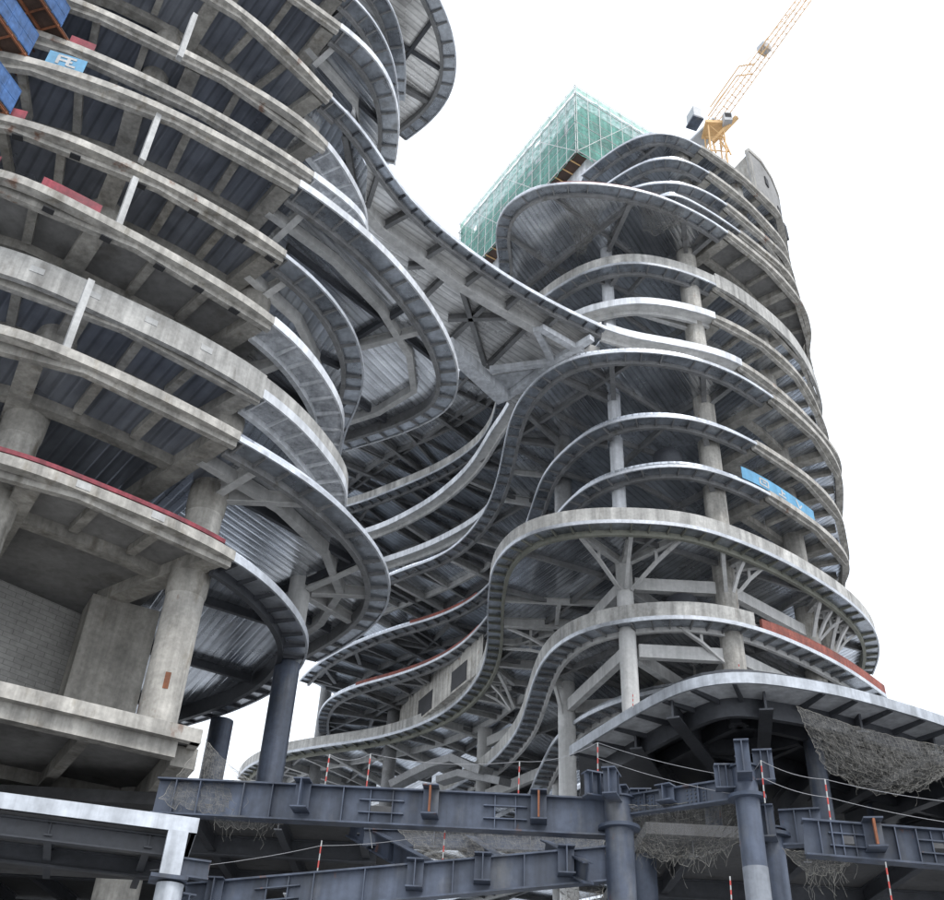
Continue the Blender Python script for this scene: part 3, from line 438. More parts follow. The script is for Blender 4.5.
def steel_framing(tw, n, slab, runs_, poly, style):
    z = Z(n); zt = z + .54
    fronts = [p for c in runs_ for p in c]
    if not fronts: return
    gm = {'wide': 'pale', 'galv': 'pale' if tw == 'L' and n in (-3, -4, -7) else 'grey_steel', 'dark': 'dark_steel', 'plaster': 'pale', 'pale': 'pale', 'olive': 'olive', 'palegalv': 'pale', 'bridge': 'grey_steel', 'canopy': 'dark_steel'}[style]
    # joist grid near the edge
    bars = []; ang = R_(33 if tw != 'R' else 24) + (.25 if n % 2 else 0)
    d = (math.cos(ang), math.sin(ang)); e = (-d[1], d[0])
    ds = [p[0] * e[0] + p[1] * e[1] for p in poly]
    fr = fronts[::3]
    def near(x, y, lim): return min((x - p[0]) ** 2 + (y - p[1]) ** 2 for p in fr) < lim * lim
    for dd, ee, stp, dep, wid in ((d, e, 6.2 if tw == 'R' else 7.5, .42, .24), (e, d, 8.0 if tw == 'R' else 10.5, .5, .28)):
        k = [p[0] * ee[0] + p[1] * ee[1] for p in poly]; c0 = math.floor(min(k) / stp) * stp
        while c0 < max(k):
            o = (ee[0] * c0, ee[1] * c0)
            for t0, t1 in chords(poly, o, dd):
                t0 += 1.2; t1 -= 1.2; m_ = t0
                while m_ < t1 - .3:
                    m2 = min(t1, m_ + 3.0); mid = (m_ + m2) / 2; x, y = o[0] + dd[0] * mid, o[1] + dd[1] * mid
                    if near(x, y, 15): bars.append(((o[0] + dd[0] * m_, o[1] + dd[1] * m_, zt - dep / 2), (o[0] + dd[0] * m2, o[1] + dd[1] * m2, zt - dep / 2), wid, dep))
                    m_ = m2
            c0 += stp
    smp = [[(p[0] + (q[0] - p[0]) * t / 4, p[1] + (q[1] - p[1]) * t / 4) for t in range(5)] for p, q, _, _ in bars]; left = set(range(len(bars)))
    while left:                                                      # one mesh for each connected grid
        todo = [left.pop()]; b = MB()
        while todo:
            i = todo.pop(); b.bar(*bars[i])
            hit = [j for j in left if min((u[0] - v[0]) ** 2 + (u[1] - v[1]) ** 2 for u in smp[i] for v in smp[j]) < .55]
            left.difference_update(hit); todo += hit
        b.build('joist_grid', 'dark_steel' if tw == 'L' else 'grey_steel', slab)
    # beams square to the edge in the inner wing, tied by two ring beams
    if tw == 'R' and -5 <= n <= 3:
        for c in runs_:
            nr = normals(c); s = arclen(c); k = MB(); L = 1.5; i = 0; rp = []
            while L < s[-1]:
                (x, y), m_ = at_len(c, s, nr, L); L += 4.2
                if x > 4.6 or y < 74 or not inside(poly, x + m_[0] * 13, y + m_[1] * 13): continue
                lw = ST[style][0]; i += 1; main = i % 2
                MB().ibeam((x + m_[0] * (lw + .3), y + m_[1] * (lw + .3), zt), (x + m_[0] * 15, y + m_[1] * 15, zt), .85 if main else .55, .4 if main else .26).build('wing_beam' if main else 'wing_joist', ('pale' if n in (0, -1, -4) else 'grey_steel'), slab)
                rp.append((x + m_[0] * 6, y + m_[1] * 6))
            if len(rp) > 2: MB().sweep(smooth(rp, 2), [(0, zt - .62), (.32, zt - .62), (.32, zt - .003), (0, zt - .003)]).build('ring_beam', 'pale' if n in (0, -1, -4) else 'grey_steel', slab)
    # radial girders from the columns to the edge
    deep = 2.9 if (tw, n) in (('R', -4), ('R', -5), ('R', -6), ('R', -7)) else 1.0 if style in ('plaster', 'pale') else .85
    for cx, cy in (HOME[tw] if tw != 'R' else [C_R[i] for i in (UP_R if n > -4 else LOW_R)]):
        if not inside(poly, cx, cy): continue
        cand = []
        for c in runs_:
            nr = normals(c)
            for (x, y), m_ in list(zip(c, nr))[1:-1]:
                r = math.hypot(x - cx, y - cy)
                if 2.5 < r < (9.5 if tw == 'R' else 12.5) and (cx - x) * m_[0] + (cy - y) * m_[1] > .55 * r: cand.append((r, x, y, m_))
        cand.sort(); used = []
        for r, x, y, m_ in cand:
            a = math.atan2(y - cy, x - cx)
            if all(abs((a - u + math.pi) % (2 * math.pi) - math.pi) > (.8 if deep < 2 else .7) for u in used) and len(used) < (3 if deep > 2 or (tw, n) == ('L', -7) else 2 if tw == 'R' else 1):
                used.append(a); g = MB(); lw = ST[style][0]
                p = Vector((cx + math.cos(a) * .7, cy + math.sin(a) * .7, 0)); k = (lw + .3) / max(.3, (cx - x) / r * m_[0] + (cy - y) / r * m_[1])
                q = Vector((x - math.cos(a) * k, y - math.sin(a) * k, 0))
                if (q - p).length < 1: continue
                if deep > 2:
                    up = Vector((0, 0, zt)); tdz = Vector((0, 0, 1))
                    g.ibeam(p + up, q + up, .62, .4, .06, .08)
                    m1, m2 = p + (q - p) * .5, p + (q - p) * .94
                    g.bar(p + up - tdz * deep, m1 + up - tdz * 1.5, .3, .2); g.bar(m1 + up - tdz * 1.5, m2 + up - tdz * .62, .3, .2)
                    g.bar(m1 + up - tdz * .62, m1 + up - tdz * 1.46, .22, .16)
                    g.build('girder', 'pale', slab)
                else:
                    g.ibeam(p + Vector((0, 0, zt)), q + Vector((0, 0, zt)), deep, .42, .07, .09, dep2=.6); g.build('girder', gm, slab)

PL = {}
for key in OUTLINES:
    tw, n = key
    slab, poly, sr, sp, style = floor_plate(tw, n)
    PL[key] = (slab, poly, sr)
    if tw in 'LR': steel_framing(tw, n, slab, sr, sp or poly, style)

# ---------------------------------------------------------------- columns and cores of the towers
def column(root, x, y, z0, z1, r, m, name='column'):
    o = MB().lathe((x, y), [(r, z0), (r, z1)], 28).build(name, m, root, True); return o
for x, y in C_L + [(-28, 33.5), (-36.5, 35)]:
    c = column(LT, x, y, 0, Z(-4) + .6, .88, 'concrete'); column(LT, x - .7, y + 1.1, Z(-4) + .76, Z(5), .84, 'concrete_beam')  # upper columns take a darker concrete, their shade put into the colour
    b = MB()
    for n in range(-9, -3):
        z = Z(n) if n > -9 else 14.1
        b = MB().lathe((x, y), [(.885, z - 1.2), (.94, z - 1.0), (.96, z - .4), (.96, z + .3)], 28)
        if n >= -8: b.build('capital', 'concrete_beam', c, True)
column(LT, *C_L2[0], 9, 24, .68, 'blue_steel'); column(LT, *C_L2[1], 9, 24, .7, 'blue_steel')
column(LT, *C_L2[0], Z(-8) + .76, Z(4), .62, 'pale'); column(LT, *C_L2[1], Z(-8) + .76, Z(4), .7, 'pale')
zt4 = Z(-4) + .56
for x, y, z0, z1, r, m in ((11.8, 66.5, zt4 + .2, Z(3) + .5, .55, 'plaster'), (19.4, 66.4, zt4 + .2, Z(3) + .5, .88, 'concrete'), (20.9, 69.2, Z(3) + .76, Z(7) + .5, .88, 'concrete'), (27.6, 73, zt4 + .2, Z(7) + .5, .88, 'concrete'), (31.5, 80, 0, Z(7) + .5, .88, 'concrete'),
                           (12.6, 70.6, 0, zt4, .66, 'pale'), (20.6, 70.6, 0, zt4, .88, 'concrete'), (29.3, 77.6, 0, zt4, .88, 'concrete'), (9.2, 82.5, 0, zt4, .75, 'pale'),
                           (8.1, 73, zt4 + .2, Z(2) + .5, .75, 'grey_steel'), (10, 97, 0, Z(2) + .5, .7, 'pale'), (*(-7.72, 116.24, 48.26)[:2], 0, Z(2) + .5, .75, 'grey_steel'), (*(-17.28, 124.81, 49.21)[:2], 0, Z(0) + .5, .75, 'grey_steel'),
                           (20, 79, 0, Z(-4), .88, 'concrete'), (3, 108, 0, Z(-4), .8, 'pale')):
    column(RT, x, y, z0, z1, r, m)
# white props at the slab edge
for n in (-2, -4, -5, -7):
    z = Z(n)
    MB().bar((-17.5, 33.4 + (.0 if n != -7 else -.6), z + .76), (-17.5, 33.4 + (.0 if n != -7 else -.6), z + 5.05), .3, .36, up=(.6, -.8, 0)).build('prop', 'white', LT)
# stair and lift cores
def core(root, pts, z0, z1, m='concrete_beam'):
    return MB().hexa([(x, y, z0) for x, y in pts], [(x, y, z1) for x, y in pts]).build('core_wall', m, root)
core(LT, [(-45, 45), (-24, 45), (-24, 57), (-45, 57)], 0, Z(5))
core(RT, [(17, 80), (30, 84), (28, 95), (15, 91)], 0, Z(8) - 1)
cw = core(RT, [(-6.85, 114.20, 43.00)[:2], (-1.41, 101.59, 43.00)[:2], (2.09, 93.73, 43.00)[:2], (8, 118), (-4, 124)], Z(-4) + .76, Z(-3) + .53, 'concrete')
for a, b_ in (((.05), (.3)), ((.62), (.86))):
    p = Vector((-4.81, 109.52, 43.00)); q = Vector((1.54, 95.02, 43.00)); n_ = Vector((-(q - p).y, (q - p).x, 0)).normalized(); k = MB()
    c0 = p.lerp(q, a) - n_ * .02; c1 = p.lerp(q, b_) - n_ * .02
    k.bar((c0.x, c0.y, 44.2), (c1.x, c1.y, 44.2), .12, 2.2); k.build('door_opening', 'opening', cw)
# --- left podium of the near tower
def slab_on(root, pts, z, th, name, m): return MB().hexa([(x, y, z - th) for x, y in pts], [(x, y, z) for x, y in pts]).build(name, m, root)
zp = 14.3
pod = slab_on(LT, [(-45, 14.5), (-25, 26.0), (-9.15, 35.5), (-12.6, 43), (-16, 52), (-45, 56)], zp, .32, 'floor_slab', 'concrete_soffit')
MB().sweep([(-45, 14.48), (-25, 25.98), (-9.1, 35.47)], [(0, zp - .45), (.35, zp - .45), (.35, zp + .06), (0, zp + .06)]).build('edge_fascia', 'concrete', pod)
MB().sweep([(-45, 14.48), (-25, 25.98), (-9.7, 35.1)], [(.38, zp - 1.0), (.85, zp - 1.0), (.85, zp - .33), (.38, zp - .33)]).build('edge_beam', 'concrete', pod)
MB().sweep([(-9.1, 35.47), (-12.6, 43.2)], [(.003, zp - .45), (.35, zp - .45), (.35, zp + .06), (.003, zp + .06)]).build('edge_fascia', 'concrete', pod)
MB().bar((-9.75, 36.1, zp - .75), (-13.0, 42.6, zp - .95), .9, .75, .9, 1.1).build('radial_beam', 'concrete_beam', pod)
for k in range(1, 7):
    t = k / 7; x, y = -9.6 - 3.0 * k, 35.9 - 1.82 * k
    MB().bar((x, y, zp - .6), (x - 3.6, y + 6.3, zp - .6), .75 if k % 3 == 0 else .42, .6).build('radial_beam' if k % 3 == 0 else 'secondary_beam', 'concrete_beam', pod)
MB().sweep([(-40, 26.5), (-13, 41.9)], [(0, zp - .85), (.7, zp - .85), (.7, zp - .33), (0, zp - .33)]).build('ring_beam', 'concrete_beam', pod)
# block wall and shaft on the podium deck
MB().bar((-24.18, 41.46, 19.86)[:2] + (19.2,), (-18.99, 47.33, 22.10)[:2] + (19.2,), .3, 9.7).build('block_wall', 'brick', LT)
MB().bar((-18.56, 45.35, 19.46)[:2] + (19.2,), (-15.66, 46.96, 19.78)[:2] + (19.2,), 2.2, 9.7).build('shaft_wall', 'concrete_beam', LT)
# low canopy of the podium at the lower left corner
LC = empty('entrance_canopy', (-16, 30, 9), 'low canopy with a white fascia below the concrete podium at the lower left corner', 'canopy')
z = 9.45
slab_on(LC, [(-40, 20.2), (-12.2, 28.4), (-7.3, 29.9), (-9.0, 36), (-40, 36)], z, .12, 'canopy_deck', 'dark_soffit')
MB().sweep([(-40, 20.1), (-12.2, 28.35), (-7.25, 29.85)], [(0, z - .12), (.15, z - .12), (.15, z + .3), (0, z + .3)]).build('fascia', 'white_fascia', LC)
MB().sweep([(-7.25, 29.85), (-9.0, 36)], [(.003, z - .12), (.15, z - .12), (.15, z + .3), (.003, z + .3)]).build('fascia', 'white_fascia', LC)
for d in (.35, 3.4):
    n_ = Vector((-.286, .958, 0))
    MB().ibeam(Vector((-40, 20.4, z - .13)) + n_ * d, Vector((-7.9, 30.0, z - .13)) + n_ * d, .55, .3).build('beam', 'dark_steel', LC)
for k in range(8):
    x = -8.6 - 2.6 * k; y = 29.75 - .776 * k
    MB().ibeam((x, y + .3, z - .13), (x - 1.7, y + 5.6, z - .13), .4, .22).build('joist', 'dark_steel', LC)
lc = MB().lathe((-7.65, 29.63, 8.01)[:2], [(.37, 0), (.37, 7.9)], 24).build('column', 'white_fascia', LC, True)
x, y, _ = (-7.73, 29.61, 8.52)
MB().box((x, y, 8.0), (1.0, 1.0, .1), .3).build('base_plate', 'blue_steel', lc); MB().box((x, y, 8.65), (.55, .6, 1.2), .3).build('stub', 'white_fascia', lc)
MB().ibeam((x + .2, y, 8.6), (x + 1.0, y + .3, 8.6), .5, .3).build('bracket', 'blue_steel', lc)
# --- dark podium decks behind the steel frame
PD = empty('podium_deck', (-6, 50, 8), 'dark low podium deck between the steel frame and the towers', 'podium')
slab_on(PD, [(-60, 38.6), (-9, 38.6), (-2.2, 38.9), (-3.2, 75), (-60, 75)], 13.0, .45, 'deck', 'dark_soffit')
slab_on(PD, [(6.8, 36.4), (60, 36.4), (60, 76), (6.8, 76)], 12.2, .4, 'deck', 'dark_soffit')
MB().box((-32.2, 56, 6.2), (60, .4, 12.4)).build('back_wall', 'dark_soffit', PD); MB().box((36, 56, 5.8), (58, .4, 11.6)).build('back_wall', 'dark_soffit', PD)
for k in range(7):
    MB().ibeam((-22 + 3.1 * k, 38.9, 12.545), (-22 + 3.1 * k, 55.5, 12.545), .6, .3).build('beam', 'dark_steel', PD)
    MB().ibeam((8.5 + 4 * k, 36.8, 11.795), (8.5 + 4 * k, 55.5, 11.795), .6, .3).build('beam', 'dark_steel', PD)
for y in (42.5, 48):
    MB().ibeam((-40, y, 12.535), (-3, y, 12.535), .75, .32).build('beam', 'dark_steel', PD); MB().ibeam((7.2, y, 11.785), (50, y, 11.785), .75, .32).build('beam', 'dark_steel', PD)
MB().hexa([(x, y, 10.6) for x, y in ((-6.6, 43), (-4.2, 43), (-4.2, 44.2), (-6.6, 44.2))], [(x, y, 10.65) for x, y in ((-6.6, 43), (-4.2, 43), (-4.2, 44.2), (-6.6, 44.2))]).build('light_patch_panel', 'plaster', PD)  # pale panel added to stand in for light from a small skylight
# canopy girders and legs
zc = Z(-9)
cs = PL['C', -9][0]
for (a, b_) in (((8.6, 47.5), (13, 58)), ((9.6, 43.4), (16.5, 57)), ((13.4, 41.9), (17, 57)), ((18.3, 43.9), (18.5, 58)), ((22.5, 46), (20.5, 58)), ((27, 48.3), (23, 60)), ((32, 50.8), (27, 62))):
    MB().ibeam((*a, zc + .54), (*b_, zc + .54), 1.3, .6, .08, .1).build('girder', 'dark_steel', cs)
for d in (4.5, 8.5):
    MB().sweep(offset(PL['C', -9][2][0], d), [(0, zc - .2), (.3, zc - .2), (.3, zc + .5), (0, zc + .5)]).build('ring_beam', 'dark_steel', cs)
for x, y in (((17.06, 47.00, 16.40)[:2]), ((7.20, 39.35, 10.94)[:2]), (14.2, 56), (24, 58)):
    MB().lathe((x, y), [(.45, 0), (.45, zc + .5 if y > 41 else 12)], 24).build('leg', 'blue_steel', CN, True)
# --- right tower: upper curved wall and core inside the scaffold
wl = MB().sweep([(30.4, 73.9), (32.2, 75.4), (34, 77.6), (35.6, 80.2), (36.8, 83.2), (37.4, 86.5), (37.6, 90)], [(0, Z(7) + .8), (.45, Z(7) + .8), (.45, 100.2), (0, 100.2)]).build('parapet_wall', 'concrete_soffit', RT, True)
MB().sweep([(30.4, 73.9), (32.2, 75.4), (34, 77.6), (35.6, 80.2), (36.8, 83.2), (37.4, 86.5), (37.6, 90)], [(-.12, 100.203), (.5, 100.203), (.5, 100.8), (-.12, 100.8)]).build('coping', 'concrete', wl, True)
MB().bar((30.5, 74.0, 96.1), (27.5, 80, 96.1), .4, 7.5).build('parapet_wall', 'concrete_beam', RT)
for i, (x, y, zz) in enumerate(((32.6, 75.9, 97.3), (34.5, 78.4, 95.2), (35.7, 80.4, 93.6), (36.4, 82, 96.5))):
    a = math.atan2(1.6, 1.3); MB().box((x, y, zz), (.8, .3, 1.3), a).build('window', 'opening', wl)
MB().sweep([(35.0, 79.3), (36.4, 82.4), (37.2, 86.5), (37.4, 90)], [(.3, Z(3)), (.7, Z(3)), (.7, Z(7) + .5), (.3, Z(7) + .5)]).build('side_wall', 'concrete_beam', RT, True)
# --- bridge framing under the deck
bs = PL['B', 0][0]; zb = 60.1
inner = [(-8.66, 50.41, 60.10)[:2], (-7.46, 52.28, 60.10)[:2], (-4.75, 54.74, 60.10)[:2], (-1.66, 57.54, 60.10)[:2], (1.68, 60.03, 60.10)[:2], (5.27, 62.52, 60.10)[:2], (8.08, 64.31, 60.10)[:2], (10.60, 65.27, 60.10)[:2]]
MB().sweep(inner, [(0, zb - .45), (.75, zb - .45), (.75, zb + .54), (0, zb + .54)]).build('main_girder', 'pale', bs)
e_ = PL['B', 0][2][0]; s_ = arclen(e_); nr_ = normals(e_)
for k in range(1, 8):
    q, m_ = at_len(e_, s_, nr_, 1.5 + 3.9 * k); b = min(inner, key=lambda p: 0)
    t = min(((Vector(inner[i]).lerp(Vector(inner[i + 1]), j / 20)) for i in range(len(inner) - 1) for j in range(21)), key=lambda p: abs((p.x - q[0]) * m_[1] - (p.y - q[1]) * m_[0]))
    if math.hypot(t.x - q[0], t.y - q[1]) > 1.2: MB().ibeam((q[0] + m_[0] * .9, q[1] + m_[1] * .9, zb + .54), (t.x, t.y, zb + .54), .8, .34).build('cross_beam', 'grey_steel', bs)
for a, b_ in (((-2.57, 62.24, 60.10), (3.19, 61.58, 60.10)), ((-1.64, 58.09, 60.10), (0.77, 67.89, 60.10)), ((1.01, 59.61, 60.10), (-2.71, 65.51, 60.10)), ((4.25, 62.47, 60.10), (0.96, 68.14, 60.10)), ((-5.81, 56.51, 60.10), (-3.42, 56.13, 60.10)), ((-4.48, 59.66, 60.10), (-2.47, 56.82, 60.10))):
    MB().ibeam((a[0], a[1], zb + .53), (b_[0], b_[1], zb + .53), .52 + .013 * (int(abs(a[0]) * 10) % 9), .4).build('deck_beam', 'grey_steel', bs)
for a, b_ in (((4.80, 61.93, 59.30), (6.60, 65.97, 59.30)), ((1.22, 67.46, 59.30), (6.60, 65.97, 59.30)), ((5.21, 61.78, 59.30), (8.94, 64.49, 59.30)), ((6.60, 65.97, 59.30), (9.56, 62.68, 59.30)), ((2.75, 71.24, 59.30), (6.60, 65.97, 59.30))):
    MB().bar(a, b_, .55, .42 + .017 * (int(abs(a[0]) * 7 + abs(b_[1]) * 11) % 9)).build('brace', 'plaster', bs)
MB().bar((-2.67, 64.25, 59.20), (2.65, 71.12, 59.20), 1.3, 1.0).build('main_girder', 'plaster', bs)
g = [(1.52, 68.58, 59.70), (6.10, 67.14, 59.70), (4.25, 70.75, 59.70), (2.77, 71.88, 59.70)]
MB().hexa([(p[0], p[1], 59.62) for p in g], [(p[0], p[1], 59.7) for p in g]).build('gusset_plate', 'plaster', bs)

# pale box girders from column to column under the two deep floors of the right tower
for n in (-4, -5):
    zz = Z(n) + .54 - 2.2
    for p, q in (((10, 97), (9.2, 82.5)), ((9.2, 82.5), (12.6, 70.6)), ((12.6, 70.6), (20.6, 70.6)), ((20.6, 70.6), (29.3, 77.6)), ((20.6, 70.6), (20, 79)), ((12.6, 70.6), (20, 79)), ((9.2, 82.5), (20, 79)), ((3, 108), (10, 97))):
        a_ = Vector((*p, zz)); e_2 = Vector((*q, zz)); u_ = (e_2 - a_).normalized()
        MB().bar(a_ + u_ * .8, e_2 - u_ * .8, .55, 1.0 + .01 * (int(p[0] + q[1]) % 7)).build('box_girder', 'pale', PL['R', n][0])

# ---------------------------------------------------------------- foreground steel frame of the podium
SF = empty('steel_frame', (4.92, 31.22, 8.97)[:2] + (0,), 'dark blue steel columns and I-beams of the podium frame across the foreground', 'steel frame')
def web_beam(name, p, q, dep, wid, holes=(), stubs=(), stiff=(), m='blue_steel', side=-1):
    """I-beam from p to q (top line) with real web openings, welded stubs and stiffeners"""
    p, q = Vector(p), Vector(q); d = q - p; L = d.length; u = d / L; z = Vector((0, 0, 1)); n = Vector((u.y, -u.x, 0)).normalized() * (1 if side < 0 else -1)
    if n.y > 0: n = -n
    tf, tw = .05, .04; b = MB()
    b.bar(p - z * tf / 2, q - z * tf / 2, wid, tf); b.bar(p - z * (dep - tf / 2), q - z * (dep - tf / 2), wid, tf)
    cuts = [0]; 
    for h0, h1 in holes: cuts += [h0, h1]
    cuts.append(1)
    for i in range(0, len(cuts), 2):
        a, e = p + d * cuts[i], p + d * cuts[i + 1]; b.bar(a - z * dep / 2, e - z * dep / 2, tw, dep - 2 * tf)
    for h0, h1 in holes:
        a, e = p + d * h0, p + d * h1
        for f0, f1 in ((.05, .33), (.67, .95)): b.bar(a - z * dep * (f0 + f1) / 2, e - z * dep * (f0 + f1) / 2, tw, dep * (f1 - f0))
    o = b.build(name, m, SF)
    for h0, h1 in holes:
        k = MB()
        for f in (.33, .67):
            a, e = p + d * (h0 - .35 / L) - z * dep * f, p + d * (h1 + .35 / L) - z * dep * f; k.bar(a + n * .09, e + n * .09, .16, .035)
        for h in (h0, h1):
            a = p + d * h + n * .08; k.bar(a - z * .06, a - z * (dep - .06), .14, .03, up=u)
        k.build('opening_stiffener', m, o)
    for t in stiff:
        a = p + d * t + n * (wid / 4 + .01); MB().bar(a - z * .052, a - z * (dep - .052), wid / 2 - .04, .03, up=u).build('stiffener', m, o)
    for t, ln, rusty in stubs:
        a = p + d * t + z * .04; e = a + n * ln; k = MB(); sd = dep * .8
        k.ibeam(a + n * .03, e, sd, .5, .04, .035); k.bar(a - z * sd / 2 + n * (wid / 2 + .02), a - z * sd / 2 + n * (wid / 2 + .05), .48, sd - .1)
        s = k.build('stub_beam', m, o)
        if rusty: MB().bar(e - z * sd / 2 - n * .16, e - z * sd / 2 + n * .008, .06, sd - .1).build('end_plate', 'rust', s)
    return o
web_beam('main_beam', (-9.41, 32.57, 11.64), (4.65, 31.41, 11.34), 1.12, .5, holes=((.485, .535), (.76, .805)), stubs=((.335, .75, False), (.62, .7, True), (.855, .7, True)), stiff=(.045, .1, .2, .265, .425))
web_beam('main_beam', (-7.67, 31.69, 8.36), (4.63, 31.41, 9.94), 1.0, .46, holes=((.19, .24),), stubs=((.07, .5, False), (.54, .6, False), (.7, .6, False), (.9, .6, False)), stiff=(.3, .42, .63, .8))
web_beam('main_beam', (5.26, 31.16, 11.41), (8.03, 29.01, 11.38), .62, .36, stubs=((.42, .5, False),), stiff=(.2, .7))
web_beam('main_beam', (9.51, 28.03, 10.02), (14.58, 26.90, 9.54), .95, .46, holes=((.19, .25), (.62, .68)), stubs=((.34, .7, True), (.86, .5, False)), stiff=(.08, .14, .45, .55, .75))
web_beam('cross_beam', (-3.90, 40.01, 12.82), (-0.65, 32.59, 9.60), .7, .36, stiff=(.3, .6))
web_beam('cross_beam', (-0.04, 38.80, 12.49), (1.82, 32.65, 9.65), .7, .36, stiff=(.4,))
web_beam('cross_beam', (-3.14, 37.37, 11.72), (5.26, 36.12, 11.59), .6, .34, stiff=(.3, .7))
web_beam('cross_beam', (2.97, 33.37, 10.58), (3.96, 30.54, 9.27), .6, .34)
web_beam('cross_beam', (-7.31, 30.64, 7.91), (-10.70, 35.94, 8.22), .8, .4)
def frame_column(x, y, r, zt, collar, stubs, white=None):
    c = MB().lathe((x, y), [(r, 0), (r, zt)], 32).build('column', 'blue_steel', SF, True)
    MB().lathe((x, y), [(r + .004, collar - .06), (r + .2, collar - .05), (r + .2, collar + .05), (r + .004, collar + .06)], 32).build('collar', 'blue_steel_flange', c, True)
    MB().lathe((x, y), [(r + .1, zt), (r + .1, zt + .05)], 32).build('cap_plate', 'blue_steel_flange', c)
    for ang, ln, z, dep in stubs:
        a = R_(ang); u = Vector((math.cos(a), math.sin(a), 0)); k = MB()
        k.ibeam(Vector((x, y, z)) + u * (r - .05), Vector((x, y, z)) + u * (r + ln), dep, .42, .045, .04)
        s = k.build('stub_beam', 'blue_steel', c)
        for f in (.35, .75):
            e = Vector((x, y, z)) + u * (r + ln * f); MB().bar(e - Vector((0, 0, .05)), e - Vector((0, 0, dep - .05)), .4, .03, up=u).build('stiffener', 'blue_steel_flange', s)
    if white: MB().lathe((x, y), [(r + .006, white[0]), (r + .006, white[1])], 32).build('wrap', 'primer', c, True)
    return c
x, y, z = (5.01, 31.20, 10.40)
frame_column(x, y, .43, 11.3, z + .05, ((250, .9, 11.9, .8), (70, .8, 11.9, .8), (200, .7, 12.0, .75), (-10, .6, 11.6, .6)))
x, y, z = (8.29, 28.73, 10.57)
frame_column(x, y, .34, 11.6, z + .2, ((255, .75, 12.1, .95), (75, .6, 12.1, .95), (170, .5, 11.7, .7), (345, .5, 12.1, .9)), white=(5.2, (8.31, 28.72, 8.88)[2]))
x, y, z = (9.16, 29.83, 9.95)
frame_column(x, y, .36, 10.2, z + .1, ((-20, 1.1, 10.75, 1.0), (200, .6, 10.6, .9), (250, .6, 10.7, .9)))
# bolt plates on the beam between the two columns
for t in (.18, .66):
    p, q = Vector((5.26, 31.16, 11.41)), Vector((8.03, 29.01, 11.38)); c = p.lerp(q, t); u = (q - p).normalized(); n = Vector((u.y, -u.x, 0)).normalized()
    if n.y > 0: n = -n
    k = MB(); k.bar(c + n * .045 - Vector((0, 0, .1)) - u * .32, c + n * .045 - Vector((0, 0, .1)) + u * .32, .02, .001)
    k = MB(); k.bar(c + n * .035 - Vector((0, 0, .31)) - u * .34, c + n * .035 - Vector((0, 0, .31)) + u * .34, .02, .44)
    bp_ = k.build('splice_plate', 'blue_steel_flange', SF)
    k = MB()
    for i in range(5):
        for j in range(4):
            e = c + u * (-.26 + .13 * i) - Vector((0, 0, .15 + .11 * j)); k.tube(e + n * .044, e + n * .075, .026, n=6)
    k.build('bolts', 'dark_steel', bp_)

# ---------------------------------------------------------------- safety posts and ropes
def post(px, label, h=1.15):
    p = Vector(px); o = empty('safety_post', p, label, 'post', 'red and white safety posts')
    a = MB().tube(p, p + Vector((.03, 0, h)), .019).build('pole', 'white', o)
    for k in range(3): MB().tube(p + Vector((.03 * (.12 + .3 * k), 0, h * (.12 + .3 * k))), p + Vector((.03 * (.27 + .3 * k), 0, h * (.27 + .3 * k))), .022).build('band', 'tape_red', a)
    return p + Vector((.03, 0, h))
tops = {}
for k, (p, l, h) in {
 'a': ((-4.16, 32.64, 11.74), 'red and white safety post on the upper blue beam by its first stub', 1.0),
 'b': ((-2.82, 32.48, 11.57), 'red and white safety post on the upper blue beam above its left web opening', 1.2),
 'c': ((1.99, 31.84, 11.30), 'red and white safety post on the upper blue beam above its right web opening', 1.25),
 'd': ((4.40, 31.09, 11.87), 'red and white safety post on the left stub of the middle blue column', 1.15),
 'e': ((8.66, 28.31, 10.52), 'tilted red and white safety post right of the tall blue column head', 1.2),
 'f': ((10.33, 28.06, 9.99), 'red and white safety post standing on the right blue beam below the hanging net', 1.2),
 'g': ((-3.96, 31.75, 8.45), 'lone red and white safety post on the lower beam, before the dark deck', 1.35),
 'h': ((-0.26, 31.90, 9.16), 'red and white safety post on the lower beam in front of the netting', 1.25),
 'i': ((11.08, 26.80, 7.60), 'red and white safety post at the bottom right edge, partly cut by the frame', 1.1),
 'j': ((7.49, 28.53, 7.78), 'short red and white safety post at the bottom edge left of the white-wrapped column', .8),
 'k': ((12.49, 42.19, 20.39), 'small red and white safety post on top of the canopy edge', .75),
 'l': ((7.99, 44.28, 19.58), 'small red and white safety post on the rising left part of the canopy edge', .75)}.items():
    tops[k] = post(p, l, h)
def rope(name, pts, label, sag=.2, r=.008, m='cable'):
    b = MB()
    for p, q in zip(pts, pts[1:]):
        p, q = Vector(p), Vector(q); pr = p
        for i in range(1, 11):
            t = i / 10; e = p.lerp(q, t) - Vector((0, 0, sag * 4 * t * (1 - t))); b.tube(pr, e, r, n=5); pr = e
    return tag(b.build(name, m), label, 'rope')
dn = Vector((0, 0, .5))
rope('safety_rope', [tops['a'], tops['b'], tops['c'], tops['d']], 'thin rope strung between the posts along the upper blue beam')
rope('safety_rope', [tops['d'], (8.19, 28.76, 11.36), tops['e'], tops['f'], (14.25, 26.40, 10.15)], 'upper thin rope from the middle column head past the tall column to the right edge', .12)
rope('safety_rope', [tops['d'] - dn, (8.06, 28.79, 10.86)], 'lower thin rope between the two blue column heads', .1)
rope('safety_rope', [tops['e'] - dn, tops['f'] - dn, (14.13, 26.46, 9.58)], 'lower thin rope above the right blue beam', .1)
rope('safety_rope', [(-8.62, 30.82, 8.50), tops['g'] - dn * .3, tops['h'] - dn * .3], 'thin rope crossing the dark gap between the two blue beams', .1)
